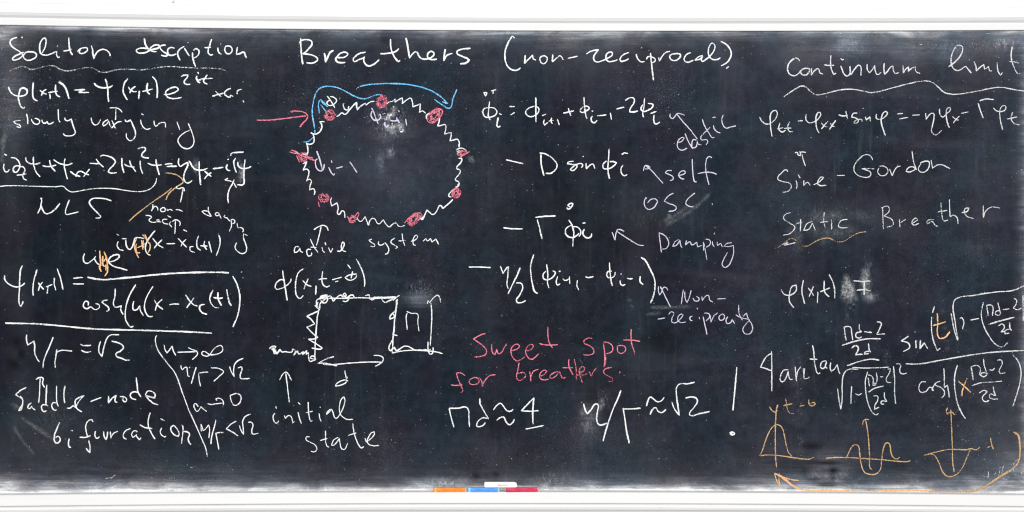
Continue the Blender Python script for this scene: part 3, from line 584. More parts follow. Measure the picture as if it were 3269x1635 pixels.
G('note_word', 'w', 5.2, .93, (840,1160,600), """1120,100 1130,160 1145,215 1155,185; 1165,245 1140,230 1060,245 1000,290 990,315 1060,300 1120,275 1150,245; 165,685 140,710 140,760 160,810 185,820 215,785; 175,590 182,620; 290,715 305,755 350,715 385,735 405,820 430,795; 480,670 500,760 525,825; 478,535 510,565; 618,530 622,650 640,770 655,795 675,785; 585,675 640,668 680,655; 765,685 780,760 795,795; 780,595 780,610;
925,625 880,670 870,700 910,660 940,630 960,680 980,740 1000,755 1050,700 1100,600 1120,500 1110,462 1080,480 1050,560 1045,640 1060,700 1110,750 1160,770 1230,768;
635,1010 600,1005 585,1040 640,1080 700,1110 735,1160 725,1200 690,1215 655,1205; 855,925 855,1000 860,1090 880,1140 905,1150; 780,1058 830,1045 880,1030; 1030,1015 970,1050 935,1120 960,1125 1010,1080 1045,1030 1055,1100 1080,1175 1110,1180 1160,1095; 1230,825 1240,920 1270,1030 1310,1120 1350,1160 1380,1140; 1165,990 1220,970 1275,955; 1395,1025 1415,1080 1480,1030 1525,970 1525,940 1490,950 1440,1020 1425,1070 1450,1110 1510,1130 1590,1128""")
G('arrow', 'w', 5.2, .93, (840,1160,600), "360,535 345,420 330,290 310,140; 225,230 270,150 310,120 345,150 390,235")
G('heading_word', 'w', 6.4, .95, (1500,90,600), """615,138 580,105 530,190 490,290 480,400 500,490 550,555 610,580 660,570 695,545; 760,370 750,485; 750,485 800,430 860,370 870,420 905,440; 1000,380 960,410 970,460 1000,488 1050,460 1055,400 1020,380 990,385; 1135,360 1130,460 1180,420 1235,380 1280,435; 1350,412 1480,385;
1595,355 1650,320 1760,295 1720,350 1695,400 1710,450 1750,465 1820,445 1890,410 1950,370 1950,335 1900,335 1865,380 1870,430 1910,460 1960,455 2030,432; 2180,335 2110,360 2060,420 2070,455 2110,450 2180,420; 2280,355 2300,420 2350,462 2395,458; 2350,268 2354,274;
2475,340 2485,450 2500,580 2518,715; 2420,430 2440,395 2490,395 2535,420 2540,450 2500,475""")
G('heading_word', 'w', 6.4, .95, (1850,90,600), """1085,400 1095,450 1130,390 1180,335 1240,315; 1270,355 1235,385 1255,430 1310,445 1370,410 1385,370 1350,350 1270,358; 1525,335 1470,360 1435,420 1450,460 1500,465 1560,440; 1690,375 1640,390 1590,430 1580,440 1640,430 1690,385 1670,430 1685,455 1730,430 1800,370 1850,290 1850,230 1820,205 1780,250 1765,320 1780,390 1830,430 1890,430 1930,405; 1935,180 2000,215 2060,280 2080,350 2060,420 2010,480 1940,518; 2010,555 2045,525""")
G('formula', 'w', 6, .93, (1500,90,600), """270,1005 260,1100 255,1210 280,1260; 190,880 215,930 235,890 200,880; 290,860 330,850 360,842; 320,855 315,900; 250,1090 190,1110 180,1170 210,1215 280,1220 350,1190 370,1140 330,1095 260,1088; 400,1170 435,1185; 540,1075 615,1075; 555,1190 615,1155; 905,950 905,1100 905,1290; 890,1070 820,1090 765,1140 780,1190 830,1215 900,1190 940,1150 945,1100 900,1072; 990,1200 1045,1180;
390,1225 375,1290 370,1330 385,1355 420,1345; 1022,1255 1010,1300 1025,1330 1070,1290; 1080,1275 1145,1262; 1125,1230 1110,1260 1130,1310; 1200,1250 1225,1330; 1280,1165 1425,1135; 1350,1095 1365,1150 1385,1200; 1565,945 1570,1060 1585,1170 1605,1245; 1550,1080 1510,1130 1530,1155 1590,1135 1635,1095 1610,1070 1560,1075; 1670,1140 1690,1135; 1680,1205 1660,1240 1680,1290 1710,1295 1745,1265; 1745,1200 1870,1192; 1925,1160 1940,1255;
2010,1110 2115,1080; 2130,990 2190,955 2250,965 2250,1020 2200,1100 2190,1145 2240,1150 2305,1135; 2395,960 2385,1080 2370,1180 2385,1225; 2370,1050 2345,1100 2370,1140 2430,1130 2500,1085 2510,1050 2440,1030; 2475,1170 2560,1140; 2525,1190 2520,1260 2540,1310 2570,1310 2605,1285""")
G('formula', 'w', 6.4, .93, (1520,360,600), """410,645 520,670 645,700; 890,555 890,680 910,790 930,865; 870,550 960,570 1060,640 1110,720 1080,790 1020,830 955,830; 1335,665 1260,680 1250,700 1320,710 1380,720 1370,760 1320,795 1290,780 1330,740 1400,700 1450,700 1460,730 1440,752; 1505,690 1510,770 1560,720 1600,705 1625,765; 1465,595 1470,605; 1825,495 1815,620 1805,760 1815,850 1828,905; 1785,660 1740,710 1745,760 1800,770 1870,740 1925,690 1880,670 1830,670; 2015,715 1985,770 1995,830 2030,865 2070,845; 1995,572 2030,552 2080,560""")
G('note_word', 'v', 4.6, .85, (1900,360,600), """1140,410 1190,390 1220,350 1200,338 1150,370 1125,430 1140,490 1190,515 1260,485; 1232,285 1270,380 1335,495; 1390,375 1345,370 1325,420 1335,480 1380,470 1400,390 1410,430 1455,440; 1480,295 1450,330 1455,370 1530,370 1545,400 1520,440; 1468,90 1500,180 1560,280 1610,345 1635,335; 1480,290 1530,245 1575,200; 1620,175 1630,215 1670,260 1715,280; 1605,68 1655,62; 1755,30 1735,90 1750,160 1790,210 1860,195 1930,180""")
G('arrow', 'v', 5, .9, (1900,360,600), "1400,360 1300,230 1200,120 1120,20; 1030,15 1025,50 1060,80 1100,40 1130,10 1225,35; 930,968 850,880 780,800 700,730; 660,800 690,725 755,750; 685,770 740,768")
G('note_word', 'v', 5, .88, (1900,360,600), "1050,795 990,795 960,825 1020,850 1070,885 1060,920 1025,930; 1135,860 1190,850 1235,820 1220,797 1170,810 1145,855 1170,895 1220,912; 1330,635 1335,780 1350,900 1365,945 1390,948; 1600,620 1570,600 1535,620 1515,700 1520,820 1540,910 1560,990; 1405,835 1500,818 1600,820 1665,845")
G('formula', 'w', 6.2, .93, (1480,600,600), """545,545 640,558 810,562; 985,405 1120,390 1260,385; 1010,435 1045,570 1075,700; 1440,440 1485,510 1510,620 1500,720 1495,805; 1475,515 1410,550 1395,610 1430,665 1490,680 1560,645 1580,620; 1500,530 1560,540 1605,590 1600,640 1580,668; 1655,565 1635,610 1650,660 1700,685 1750,665 1755,625; 1630,485 1670,480; 1415,270 1430,290 1480,260 1500,215 1460,215 1430,240 1470,270""")
G('arrow', 'v', 5, .9, (1480,600,600), "2470,790 2410,785 2260,700 2105,600; 2035,605 2075,715 2090,620 2115,570 2200,595")
G('note_word', 'v', 5, .88, (1840,600,600), "965,150 955,130 935,170 935,240 975,290 1040,285 1095,225 1110,180 1085,152 1020,160 975,205; 1330,72 1260,110 1205,180 1270,215 1350,245 1370,280 1330,315 1265,320; 1625,70 1540,140 1500,210 1540,250 1605,262; 1860,210 1865,235")
G('note_word', 'v', 4.3, .8, (1840,600,600), """1132,615 1145,720 1165,885; 1132,615 1200,645 1255,710 1265,770 1230,830 1170,840; 1410,708 1360,730 1320,800 1360,795 1420,720 1430,790 1450,820; 1510,720 1495,780 1560,740 1580,780 1650,745 1660,810 1720,790; 1740,740 1745,860; 1750,760 1770,880 1790,985; 1770,700 1830,720 1835,770 1780,815; 1865,730 1870,780 1890,810; 1885,635 1898,615; 1930,740 1935,790 1980,760 2000,810; 2130,750 2060,765 2020,800 2080,805 2150,790 2155,880 2130,980 2080,1070 2030,1090 1998,1050 2020,980 2070,885""")
G('formula', 'w', 6.2, .93, (1480,820,600), """72,140 220,140 370,148; 505,130 530,200 540,230 600,145 615,140 605,270 595,380 610,440; 775,150 740,240 680,360 610,510; 720,358 790,365 810,420 770,520 725,590 735,625 800,625 850,600; 960,-30 920,120 925,260 950,400 985,490 1018,498; 1138,105 1155,250 1150,350 1170,430; 1130,195 1090,240 1100,300 1150,315 1220,280 1255,210 1220,195; 1290,270 1270,340 1285,385 1325,370; 1305,205 1330,195; 1360,300 1390,325 1450,300; 1450,270 1455,370;
1560,320 1555,400 1580,458; 1670,270 1700,285 1780,272; 2000,80 2005,200 2020,320 2040,400; 2030,195 1970,210 1965,260 2000,290 2060,270 2080,210; 2145,325 2150,370 2175,392 2215,378; 2150,240 2165,232; 2240,290 2270,302 2318,300; 2420,265 2420,340 2460,382""")
G('bracket', 'w', 7.5, .85, (1860,820,600), "800,8 850,40 930,180 985,310 990,430 970,540 930,635")
G('arrow', 'v', 4.6, .85, (1860,820,600), "1205,690 1140,560 1065,405; 1040,405 1040,480 1055,525 1085,480 1110,420 1140,420 1170,460")
G('note_word', 'v', 4.3, .82, (1860,820,600), """1380,450 1365,550 1352,650; 1400,475 1405,570 1430,630 1460,560 1488,460; 1510,565 1540,605 1590,600 1595,570 1560,545; 1635,545 1640,600 1700,530 1725,530 1740,590 1785,622; 1845,578 1965,573;
1030,855 1130,838; 1180,790 1210,755 1250,770 1225,840 1225,895 1270,905 1340,850 1380,800 1350,785 1305,830 1310,880 1350,900 1415,893; 1505,812 1470,830 1480,870 1505,875; 1595,825 1605,855; 1568,700 1575,720; 1650,820 1680,950 1705,1065; 1665,772 1730,780 1740,820 1690,880; 1750,800 1758,900 1800,810 1850,768; 1920,780 1870,820 1880,865 1920,865 1945,820 1920,780; 1990,820 1965,870 1980,915 2030,900 2050,860 2085,920; 2138,660 2145,780 2190,870; 2100,795 2160,830 2290,860; 2200,815 2245,770 2270,850 2320,930 2325,1010 2280,1060 2220,1050 2195,1000 2230,930 2290,870""")
G('highlighted_word', 'p', 5.2, .76, (1480,820,600), """300,1050 240,1070 135,1125 200,1170 270,1225 315,1290 300,1340 230,1365 150,1375; 385,1195 385,1270 400,1320 430,1340 455,1270 480,1330 520,1310 560,1240 595,1190; 640,1290 720,1270 765,1230 740,1200 690,1210 650,1280 660,1350 730,1425 800,1400 837,1370; 850,1290 910,1280 955,1230 940,1200 890,1215 850,1290 870,1360 925,1405 1030,1331; 1155,960 1155,1070 1175,1180 1220,1250; 1035,1185 1100,1205 1180,1210 1290,1205;
1768,1125 1730,1112 1650,1150 1650,1180 1720,1215 1780,1270 1780,1320 1730,1345 1640,1342; 1915,1160 1930,1300 1935,1400 1926,1510; 1915,1165 2000,1185 2045,1240 2030,1300 1950,1330; 2110,1230 2115,1300 2160,1325 2220,1280 2210,1230 2150,1215 2095,1228; 2298,990 2295,1100 2310,1220 2340,1300 2345,1340; 2185,1140 2300,1142 2420,1158""")
G('highlighted_word', 'p', 5.0, .74, (1400,1130,600), """365,298 300,260 245,262 270,350 310,440 328,520 300,528; 172,428 240,432 325,425; 480,325 425,360 430,405 490,420 550,390 545,340 480,322; 560,325 595,380 598,445 640,360 700,300 780,285; 1105,120 1085,230 1070,320 1100,365 1150,350 1195,290 1165,255 1080,270; 1250,240 1260,310 1265,375; 1265,320 1300,240 1370,210; 1375,310 1450,280 1485,240 1450,222 1400,260 1385,320 1430,355 1510,348;
1640,240 1570,265 1525,310 1540,335 1600,310 1660,240 1680,300 1705,335 1740,320; 1785,70 1790,180 1845,290; 1700,190 1840,190; 1860,70 1885,200 1890,355; 1890,300 1930,280 1970,395; 1920,255 1990,235 2000,190 1970,175 1930,210 1935,270 1990,290 2040,260; 2060,240 2095,305 2120,250 2165,190; 2375,185 2280,210 2260,250 2320,300 2385,340 2380,375 2330,375; 2490,240 2480,265; 2540,290 2545,300; 2290,20 2290,100 2268,180""")
G('formula', 'w', 6.4, .93, (1400,1130,600), """140,745 260,745 380,732 410,770 415,880 425,1000; 145,745 170,860 210,1005; 565,610 570,680 620,780 685,888; 685,888 610,875 545,920 525,990 560,998 620,970 640,940; 750,770 800,705 850,678 890,720 940,780 990,785 1022,760; 795,910 850,870 890,865 930,940 970,970 1010,950 1040,895; 1310,600 1230,680 1135,780 1240,785 1370,778; 1308,600 1295,720 1290,850 1295,965; 1195,1030 1300,1010 1440,982; 1960,660 1963,664""")
G('formula', 'w', 6.8, .93, (1840,1150,600), """100,595 120,680 150,735 200,680 265,600 295,610 285,720 280,830 310,885 360,885 420,860; 610,415 570,520 500,680 430,880 365,1110; 640,655 660,780 690,980 725,1140; 645,668 760,668 880,658; 962,630 980,560 1015,505 1060,535 1110,570 1160,560 1205,510; 1010,745 1050,670 1085,650 1120,700 1165,720 1230,675; 1310,578 1340,660 1410,755 1390,620 1370,460 1375,370 1420,325 1520,325 1620,302; 1495,520 1580,505 1640,520 1660,560 1610,650 1550,740 1570,760 1680,735 1825,705; 2200,95 2185,260 2165,480 2145,690; 2100,1000 2140,985 2170,1005 2150,1025 2110,1015 2140,1000""")
G('erased_smudge', 'w', 9, .25, (1840,1150,600), "350,480 340,590 310,720; 130,820 140,900 110,970; 200,740 210,850; 90,640 85,800")
# ---- right column (thinner, greyer chalk) --------------------------------------------
G('heading_word', 'g', 5.89, 0.878, (2400,130,600), """660,280 620,240 560,260 505,320 490,390 520,460 580,482 640,450 690,395 750,380 795,395 780,440 730,475 680,455 670,420 700,390; 820,375 815,475; 815,475 860,410 910,385 935,440 975,460; 1085,200 1080,320 1095,400 1130,460 1155,445; 990,330 1050,340 1128,338; 1220,345 1240,400 1270,465 1310,485 1345,450 1345,350; 1220,240 1240,265 1262,255; 1345,350 1355,470; 1360,465 1410,390 1470,335 1490,350 1495,480;
1580,320 1585,400 1610,440 1650,400 1685,340 1690,400 1720,465 1775,435; 1815,310 1810,390 1820,460 1860,420 1910,355 1930,350 1940,410 1970,450 2015,435; 2075,340 2075,450; 2078,445 2110,390 2150,360 2145,420 2190,380 2240,360 2245,410 2270,440 2308,448""")
G('heading_word', 'g', 5.89, 0.834, (2769,130,500,1568), """812,262 850,235 910,180 950,110 950,60 915,45 880,70 850,130 838,200 855,270 900,300 950,280 985,258 1000,275 1040,325; 1018,190 1022,194; 1068,210 1085,250 1090,303 1130,265 1165,240 1175,285 1215,260 1225,300 1248,303; 1300,220 1300,260 1315,320 1335,345 1352,318; 1315,168 1318,170; 1450,60 1440,130 1445,200 1470,270 1510,330 1530,328; 1418,208 1470,212 1515,225""")
G('underline', 'g', 5.32, 0.769, (2400,130,600), "440,770 560,685 690,622 730,630 800,690 870,738 960,735 1100,700 1250,670 1400,668 1520,690 1640,712 1750,695 1900,655 2050,615 2250,568 2400,552 2480,575 2560,640 2640,710 2750,735 2900,725 3100,690 3300,650 3430,640 3560,665 3760,695")
G('formula', 'g', 5.51, 0.900, (2400,320,600,1568), """65,140 80,170 110,195 145,198 190,165 212,120 205,90 180,88 158,115 155,180 160,250 170,305; 235,190 225,240 250,265 285,250; 210,240 262,230; 315,180 300,230 315,262 342,262; 270,235 330,232; 385,175 425,170; 455,118 450,155 475,188 520,180 560,150 575,110 560,100 540,125 535,180 545,245 562,275; 580,190 610,220 630,222; 635,175 605,210 580,240; 655,190 670,215 690,220; 700,168 670,210 648,245;
725,122 755,132 800,125; 785,90 790,120 800,155; 880,108 850,110 832,140 870,150 890,170 875,190 850,190 865,170 920,165 920,178; 928,66 930,70; 948,138 955,165 985,140 990,178; 1040,115 1040,150 1070,160 1110,140 1132,105 1115,95 1090,120 1080,180 1095,240 1115,295; 1208,115 1262,110; 1232,157 1305,142; 1340,126 1400,122; 1450,108 1455,160 1490,115 1515,110 1520,150 1505,220 1500,260 1530,290 1585,252""")
G('formula', 'g', 5.32, 0.834, (2669,320,600,1568), """862,72 865,110 890,140 920,115 955,75 945,60 925,75 920,130 930,190 945,230; 970,135 1000,160 1022,168; 1030,133 1000,160 978,192; 1045,110 1105,97; 1185,25 1205,90 1228,150; 1198,5 1250,-10 1315,-5; 1312,65 1340,90 1380,95 1415,75 1412,48 1385,50 1368,85 1370,160 1390,245; 1475,100 1460,150 1480,190 1535,208; 1425,158 1512,140""")
G('note_word', 'g', 4.94, 0.878, (2400,320,600,1568), """300,598 290,580 250,605 217,655 260,680 310,690 330,715 310,755 258,770; 370,670 378,710 372,738; 385,620 405,650; 435,670 432,712 465,685 488,712; 515,705 560,685 598,645 580,640 555,670 550,700 575,712 622,710; 710,628 775,628; 1010,500 990,465 950,455 890,495 852,560 865,610 920,640 985,635 992,605 950,580 918,572 970,570 1022,574; 1060,565 1050,600 1080,630 1120,620 1135,580 1100,550 1065,550; 1150,575 1170,630 1210,560 1242,550;
1338,425 1345,490 1365,560 1375,582; 1375,580 1340,555 1300,570 1288,595 1320,598 1370,575; 1410,530 1390,580 1410,600 1450,595 1480,550 1475,512 1440,510 1405,525; 1495,500 1508,568 1550,540 1590,540 1630,560 1655,572""")
G('arrow', 'g', 5.13, 0.930, (2400,320,600,1568), "418,450 430,500 448,550; 360,440 380,435 385,455 405,465 410,435 452,436; 400,425 410,460")
G('note_word', 'g', 4.75, 0.813, (2440,580,800,1568), """165,195 140,200 120,225 150,255 190,285 160,325 118,335; 228,235 225,310; 200,262 240,255; 300,250 270,260 245,305 275,300 300,260 320,305; 375,192 372,250 382,290; 350,255 398,250; 420,235 422,300; 428,210 432,214; 520,235 480,245 465,280 495,290 525,285;
740,160 742,220 745,300; 730,165 775,155 780,185 750,215 800,240 805,270 765,285; 845,235 848,285; 848,260 885,235; 920,265 960,240 950,228 925,250 930,270 968,262; 1060,238 1020,245 1020,265 1050,250 1070,275 1085,278; 1105,130 1110,200 1125,245 1150,240; 1085,190 1145,180; 1158,112 1162,220 1185,210 1205,225 1212,265; 1235,195 1270,185 1280,165 1255,170 1260,210 1310,232; 1370,150 1370,225 1385,185 1420,160 1475,165""")
G('underline', 't', 5, .62, (2440,580,800,1568), "82,415 130,380 170,355 205,372; 235,402 270,403 310,380 360,358 410,355 450,375 490,375 550,340 600,318 640,313")
G('underline', 'g', 4.27, 0.824, (2440,580,800,1568), "108,395 150,380 125,398 195,382")
G('erased_smudge', 'w', 18, .09, (2440,580,800,1568), "520,200 600,212 700,250; 240,240 400,215 520,205; 250,310 400,320 600,300; 300,380 450,360; 100,270 140,300 220,320; 210,200 215,480")
G('formula', 'g', 5.70, 0.922, (2440,580,800,1568), """105,675 125,705 165,710 200,680 200,648 175,655 158,700 158,750 185,790; 245,615 235,680 252,765; 275,665 310,715; 308,655 280,720; 335,690 332,760; 375,620 378,690 405,722; 350,690 410,665; 405,580 430,630 440,680 440,730; 558,620 610,624 665,622; 578,680 620,676 668,684; 625,625 625,710""")
G('erased_smudge', 'w', 15, .6, (2440,580,800,1568), "515,570 510,640 512,720 520,770; 525,600 545,690 575,760; 650,500 660,540; 630,520 635,590 630,720; 640,700 650,715 630,710")
G('formula', 'g', 5.70, 0.922, (2669,880,600,1568), """68,425 75,490 85,540; 68,427 120,430 130,480 140,540; 195,405 195,450 215,470; 210,470 170,480 165,510 195,520 215,510; 235,468 300,475; 340,385 375,395 365,440 340,490 408,487; 130,605 160,585 185,600 165,660 222,655; 270,565 278,620 290,640; 285,630 240,640 235,655 275,650; 658,468 660,472; 605,505 545,545 605,565 615,595 560,635; 665,540 668,605; 705,540 700,610 735,560 765,610""")
G('fraction_bar', 'g', 6.17, 0.922, (2669,880,600,1568), "50,583 150,550 270,527 372,527; 92,752 200,715 300,697 360,707")
G('bracket', 'g', 5.51, 0.834, (2669,880,600,1568), "822,255 805,310; 797,345 797,450 815,550 845,625 870,605; 960,315 985,450 1015,540; 1018,540 995,400 982,220 1000,195 1150,165 1350,135 1470,125 1568,85; 1230,222 1212,310 1225,400 1280,510 1340,580 1390,595 1432,560")
G('fraction_bar', 'g', 6.65, 0.834, (2669,880,600,1568), "580,735 680,738 850,710 1050,675 1250,645 1450,630 1568,625; 1270,407 1380,375 1488,347")
G('formula', 'g', 5.13, 0.834, (2669,880,600,1568), """1045,345 1065,380 1055,450; 1030,360 1045,350; 1122,370 1192,358; 1255,245 1270,335; 1250,248 1300,250 1305,335; 1350,225 1365,290 1370,310; 1368,290 1335,300 1328,325 1360,330 1375,310; 1392,285 1445,277; 1485,190 1505,205 1500,240 1480,270 1510,285 1550,270; 1352,420 1390,405 1405,430 1378,470 1410,465; 1448,390 1452,440 1465,460; 1450,445 1410,460 1410,485 1445,480; 1560,160 1562,380""")
G('overwritten_symbol', 'o', 6, .8, (2669,880,600,1568), "845,315 848,400 845,480 860,520 900,520 950,468; 808,417 860,402 915,386")
G('erased_smudge', 'w', 10, .25, (2669,880,600,1568), "888,265 895,330; 905,410 910,460; 920,580 940,640; 840,50 850,60")
G('formula', 'g', 5.70, 0.922, (2400,1080,500,1568), """198,130 200,250 200,400 200,530; 195,152 150,180 110,240 88,290 130,300 195,325; 365,315 320,320 290,370 285,420 305,438 340,400 365,330 370,380 385,412 410,410; 435,285 440,360 448,432; 445,400 460,330 490,285; 608,68 620,130 625,210 640,300 665,355 685,345; 580,208 655,212; 745,225 700,240 690,290 710,305 740,270 748,230 740,290 757,300; 790,242 785,300 795,330 825,310 855,265 865,310 882,358""")
G('formula', 'g', 4.94, 0.878, (2400,1080,500,1568), """520,405 540,405 570,395 575,385; 515,300 520,370; 530,300 520,400; 860,505 870,600 892,712 905,600 905,450 920,360 960,315 1065,310; 1008,292 1100,298 1250,296 1375,290; 1000,480 995,570 992,658; 1038,555 1070,568 1102,552; 1160,335 1138,420 1145,560 1170,670 1210,745 1245,768 1268,752; 1165,395 1172,440 1178,485; 1160,365 1200,380 1215,410 1212,465; 1245,345 1255,400 1250,440; 1250,450 1215,455 1215,472 1245,465; 1285,385 1318,388; 1360,310 1385,305 1380,340 1345,410 1350,435 1395,445; 1170,540 1220,505 1325,477; 1215,580 1255,578 1265,600 1230,680 1230,710 1275,690; 1328,540 1330,600 1355,635; 1345,635 1300,630 1295,655 1325,660; 1418,282 1430,400 1430,550 1440,655; 1445,257 1482,258 1490,275 1480,330 1500,355 1552,350""")
G('note_word', 't', 4.8, .72, (2400,1080,500,1568), """175,685 205,725 235,738 262,718; 262,662 245,720 240,784; 338,605 348,660 360,720 385,752 422,752; 318,675 405,655; 485,655 500,645; 478,680 525,672; 575,605 570,640 590,675 632,660 625,645 590,650""")
G('formula', 'g', 5.32, 0.834, (2769,1080,500,1568), """585,437 545,437 515,490 535,540 590,530 625,490 650,500 660,525 650,520 680,450; 730,428 685,450 680,465 730,490 770,530 768,570 742,598; 765,300 770,400 770,500; 772,495 800,470 810,520 820,592; 1038,290 1050,350 1060,422; 1035,288 1100,272 1130,300 1120,368; 1162,205 1170,270 1190,335; 1210,355 1150,345 1130,370 1165,385 1200,365; 1222,315 1250,320 1275,298; 1300,220 1340,220 1350,250 1320,340 1335,352 1382,345; 1118,548 1170,522 1200,535 1150,600 1180,635 1218,622; 1257,482 1270,540 1285,575; 1280,575 1230,560 1220,585 1260,610 1308,607""")
G('fraction_bar', 'g', 5.32, 0.813, (2769,1080,500,1568), "1045,475 1130,448 1250,438 1348,430")
G('bracket', 'g', 5.89, 0.834, (2769,1080,500,1568), "903,268 880,340 872,450 885,570 905,660 940,740 980,805; 1455,165 1510,230 1538,330 1530,430 1500,550 1470,640 1458,685")
G('overwritten_symbol', 'o', 5.5, .72, (2769,1080,500,1568), "998,400 970,470 950,530 946,580; 912,430 970,480 1035,543")
G('stray_mark', 'w', 7, .3, (2769,1080,500,1568), "1032,560 1048,605; 980,370 982,400; 1000,690 1010,720")
G('sketch_curve', 't', 5, .76, (2400,1280,500,1568), "250,45 238,200 235,400 238,560 248,668; 75,550 95,520 130,420 165,330 210,260 260,238 300,265 325,340 345,440 370,520 405,555; 80,550 150,542 230,543 330,555 430,570 520,582 590,580 620,562")
G('sketch_curve', 't', 5, .76, (2400,1280,500,1568), "1138,185 1155,270 1170,400 1180,560 1190,680 1205,685; 1110,238 1118,200 1140,185 1175,190; 740,575 830,567 950,567 1080,574 1200,582 1320,590 1430,602 1560,607 1590,598; 945,577 975,510 1010,450 1045,437 1070,460 1080,530 1095,630 1130,715 1180,735 1245,730 1285,690 1300,600 1315,490 1350,420 1372,425 1395,520 1420,570 1455,582 1480,563")
G('sketch_curve', 't', 5, .76, (2769,1280,500,1568), "835,85 842,250 850,450 855,620 868,712; 805,68 790,100 800,130 840,112 875,140; 625,527 700,510 780,490 860,485 1000,487 1040,478 1090,490 1128,462; 565,545 640,532 680,555 720,630 760,720 800,755 840,758 900,730 950,670 990,580 1030,485; 1232,370 1245,440 1262,485; 1195,468 1245,450")
G('stray_mark', 'w', 4, .35, (2769,1280,500,1568), "425,580 440,552 470,570 500,620 512,665")
G('sketch_arrow', 't', 8, .85, (2769,1280,500,1568), "1465,312 1510,345 1525,430 1525,560 1500,630 1440,690 1350,745 1290,785")
G('sketch_arrow', 't', 9, .9, (2969,1440,300,1206), "1055,235 920,315 800,395 680,470 590,505 450,518 250,530 100,526 -20,525")
G('sketch_arrow', 'o', 9, .8, (2400,1480,500,1568), "1800,272 1500,272 1250,278 1100,282 900,272 700,268 530,265 460,250 400,215 340,165 290,130 230,98")
G('sketch_arrow', 'o', 5, .75, (2400,1480,500,1568), "228,100 250,170 285,230; 228,95 330,140 420,165 470,168; 275,95 270,160 288,220")
G('note_word', 'g', 4.27, 0.659, (2969,1440,300,1206), "905,180 895,250 880,320; 950,180 930,230 920,290; 745,260 750,300 742,350; 855,265 815,320; 1130,105 1090,140 1065,185; 1070,235 1085,290 1115,308; 930,340 960,375 992,362; 1165,270 1185,300; 680,325 760,330")
G('stray_mark', 'w', 6, .35, (2400,1480,500,1568), "770,175 850,210 950,235 1080,245 1200,240 1310,225; 1100,195 1160,210 1210,200 1250,175")
G('stray_mark', 'w', 5, .6, (0,1440,700,1568), "705,290 770,272 830,250; 750,195 800,190 825,170; 1360,118 1415,108; 728,238 728,258")
G('stray_mark', 'w', 4, .5, (2569,0,700,1568), "815,315 842,322; 912,317 945,323; 1190,308 1240,318; 1340,308 1390,318; 1300,240 1330,242; 255,228 255,250")
G('stray_mark', 'p', 6, .5, (2569,0,700,1568), "1420,318 1470,302; 1378,332 1398,336; 1440,250 1480,240")
G('stray_mark', 'o', 5, .5, (0,0,700,1568), "1205,215 1204,230")
G('stray_mark', 'w', 3.4, .34, (0,1020,500), "1000,655 1300,660 1650,655; 2130,655 2300,662 2850,672; 980,700 1030,800 1085,855; 955,220 1000,250 1050,285; 130,268 150,266")
G('erased_smudge', 'w', 7, .12, (1840,600,600), "1190,520 1400,420 1650,250 1850,60; 1150,470 1350,380 1560,230; 1230,350 1290,380 1215,410")
G('erased_smudge', 'w', 9, .11, (0,360,500), "10,640 60,430 110,230; 90,210 60,480 20,900")
G('erased_smudge', 'w', 6, .10, (0,1220,500), "300,540 560,740 900,960 1000,1010; 420,640 640,760 860,900; 210,700 380,980 600,1220; 140,365 220,370 300,410 180,450")
G('stray_mark', 'w', 3, .3, (1500,90,600), "1450,215 1700,198 2000,205; 330,140 318,280 305,450; 2210,150 2080,190")
G('stray_mark', 'w', 3.4, .42, (1850,90,600), "2400,185 2375,265; 2365,320 2345,440; 1890,80 1895,140 1905,210")
G('erased_smudge', 'w', 6, .13, (1860,820,600), "600,580 700,610; 620,650 720,720; 900,700 1200,690 1500,680; 850,800 1100,760")
# ---- pencilled mark high on the rail -----------------------------------------------------------------
def pencil():
    t = NT('pencil_lead')
    m = t.done(t.bsdf((0.30, 0.26, 0.25, 1), 0.6, 0.3))
    vs_, fs = [], []
    for pts in ([(553, 0), (557, 3), (550, 7), (548, 9), (553, 8), (558, 9)],):
        Q = smooth(pts, 1.0)
        for i, q in enumerate(Q):
            a = Q[max(i - 1, 0)]; b = Q[min(i + 1, len(Q) - 1)]
            t_ = (b - a) / (np.linalg.norm(b - a) + 1e-9)
            n = np.array([-t_[1], t_[0]])
            for k in (-0.55, 0.55):
                p = q + n * k
                vs_.append(at(p[0], p[1], 0.0164 + i * 1e-6))
            if i: fs.append((2 * i - 2, 2 * i - 1, 2 * i + 1, 2 * i))
    me = bpy.data.meshes.new('pencil_mark')
    me.from_pydata(vs_, [], fs)
    o = link('pencil_mark', me, None, m)
    o.parent = rail
    o.matrix_parent_inverse = rail.matrix_parent_inverse @ rail.matrix_basis
    from mathutils import Matrix
    o.matrix_parent_inverse = Matrix.Identity(4)
    return o
pencil()

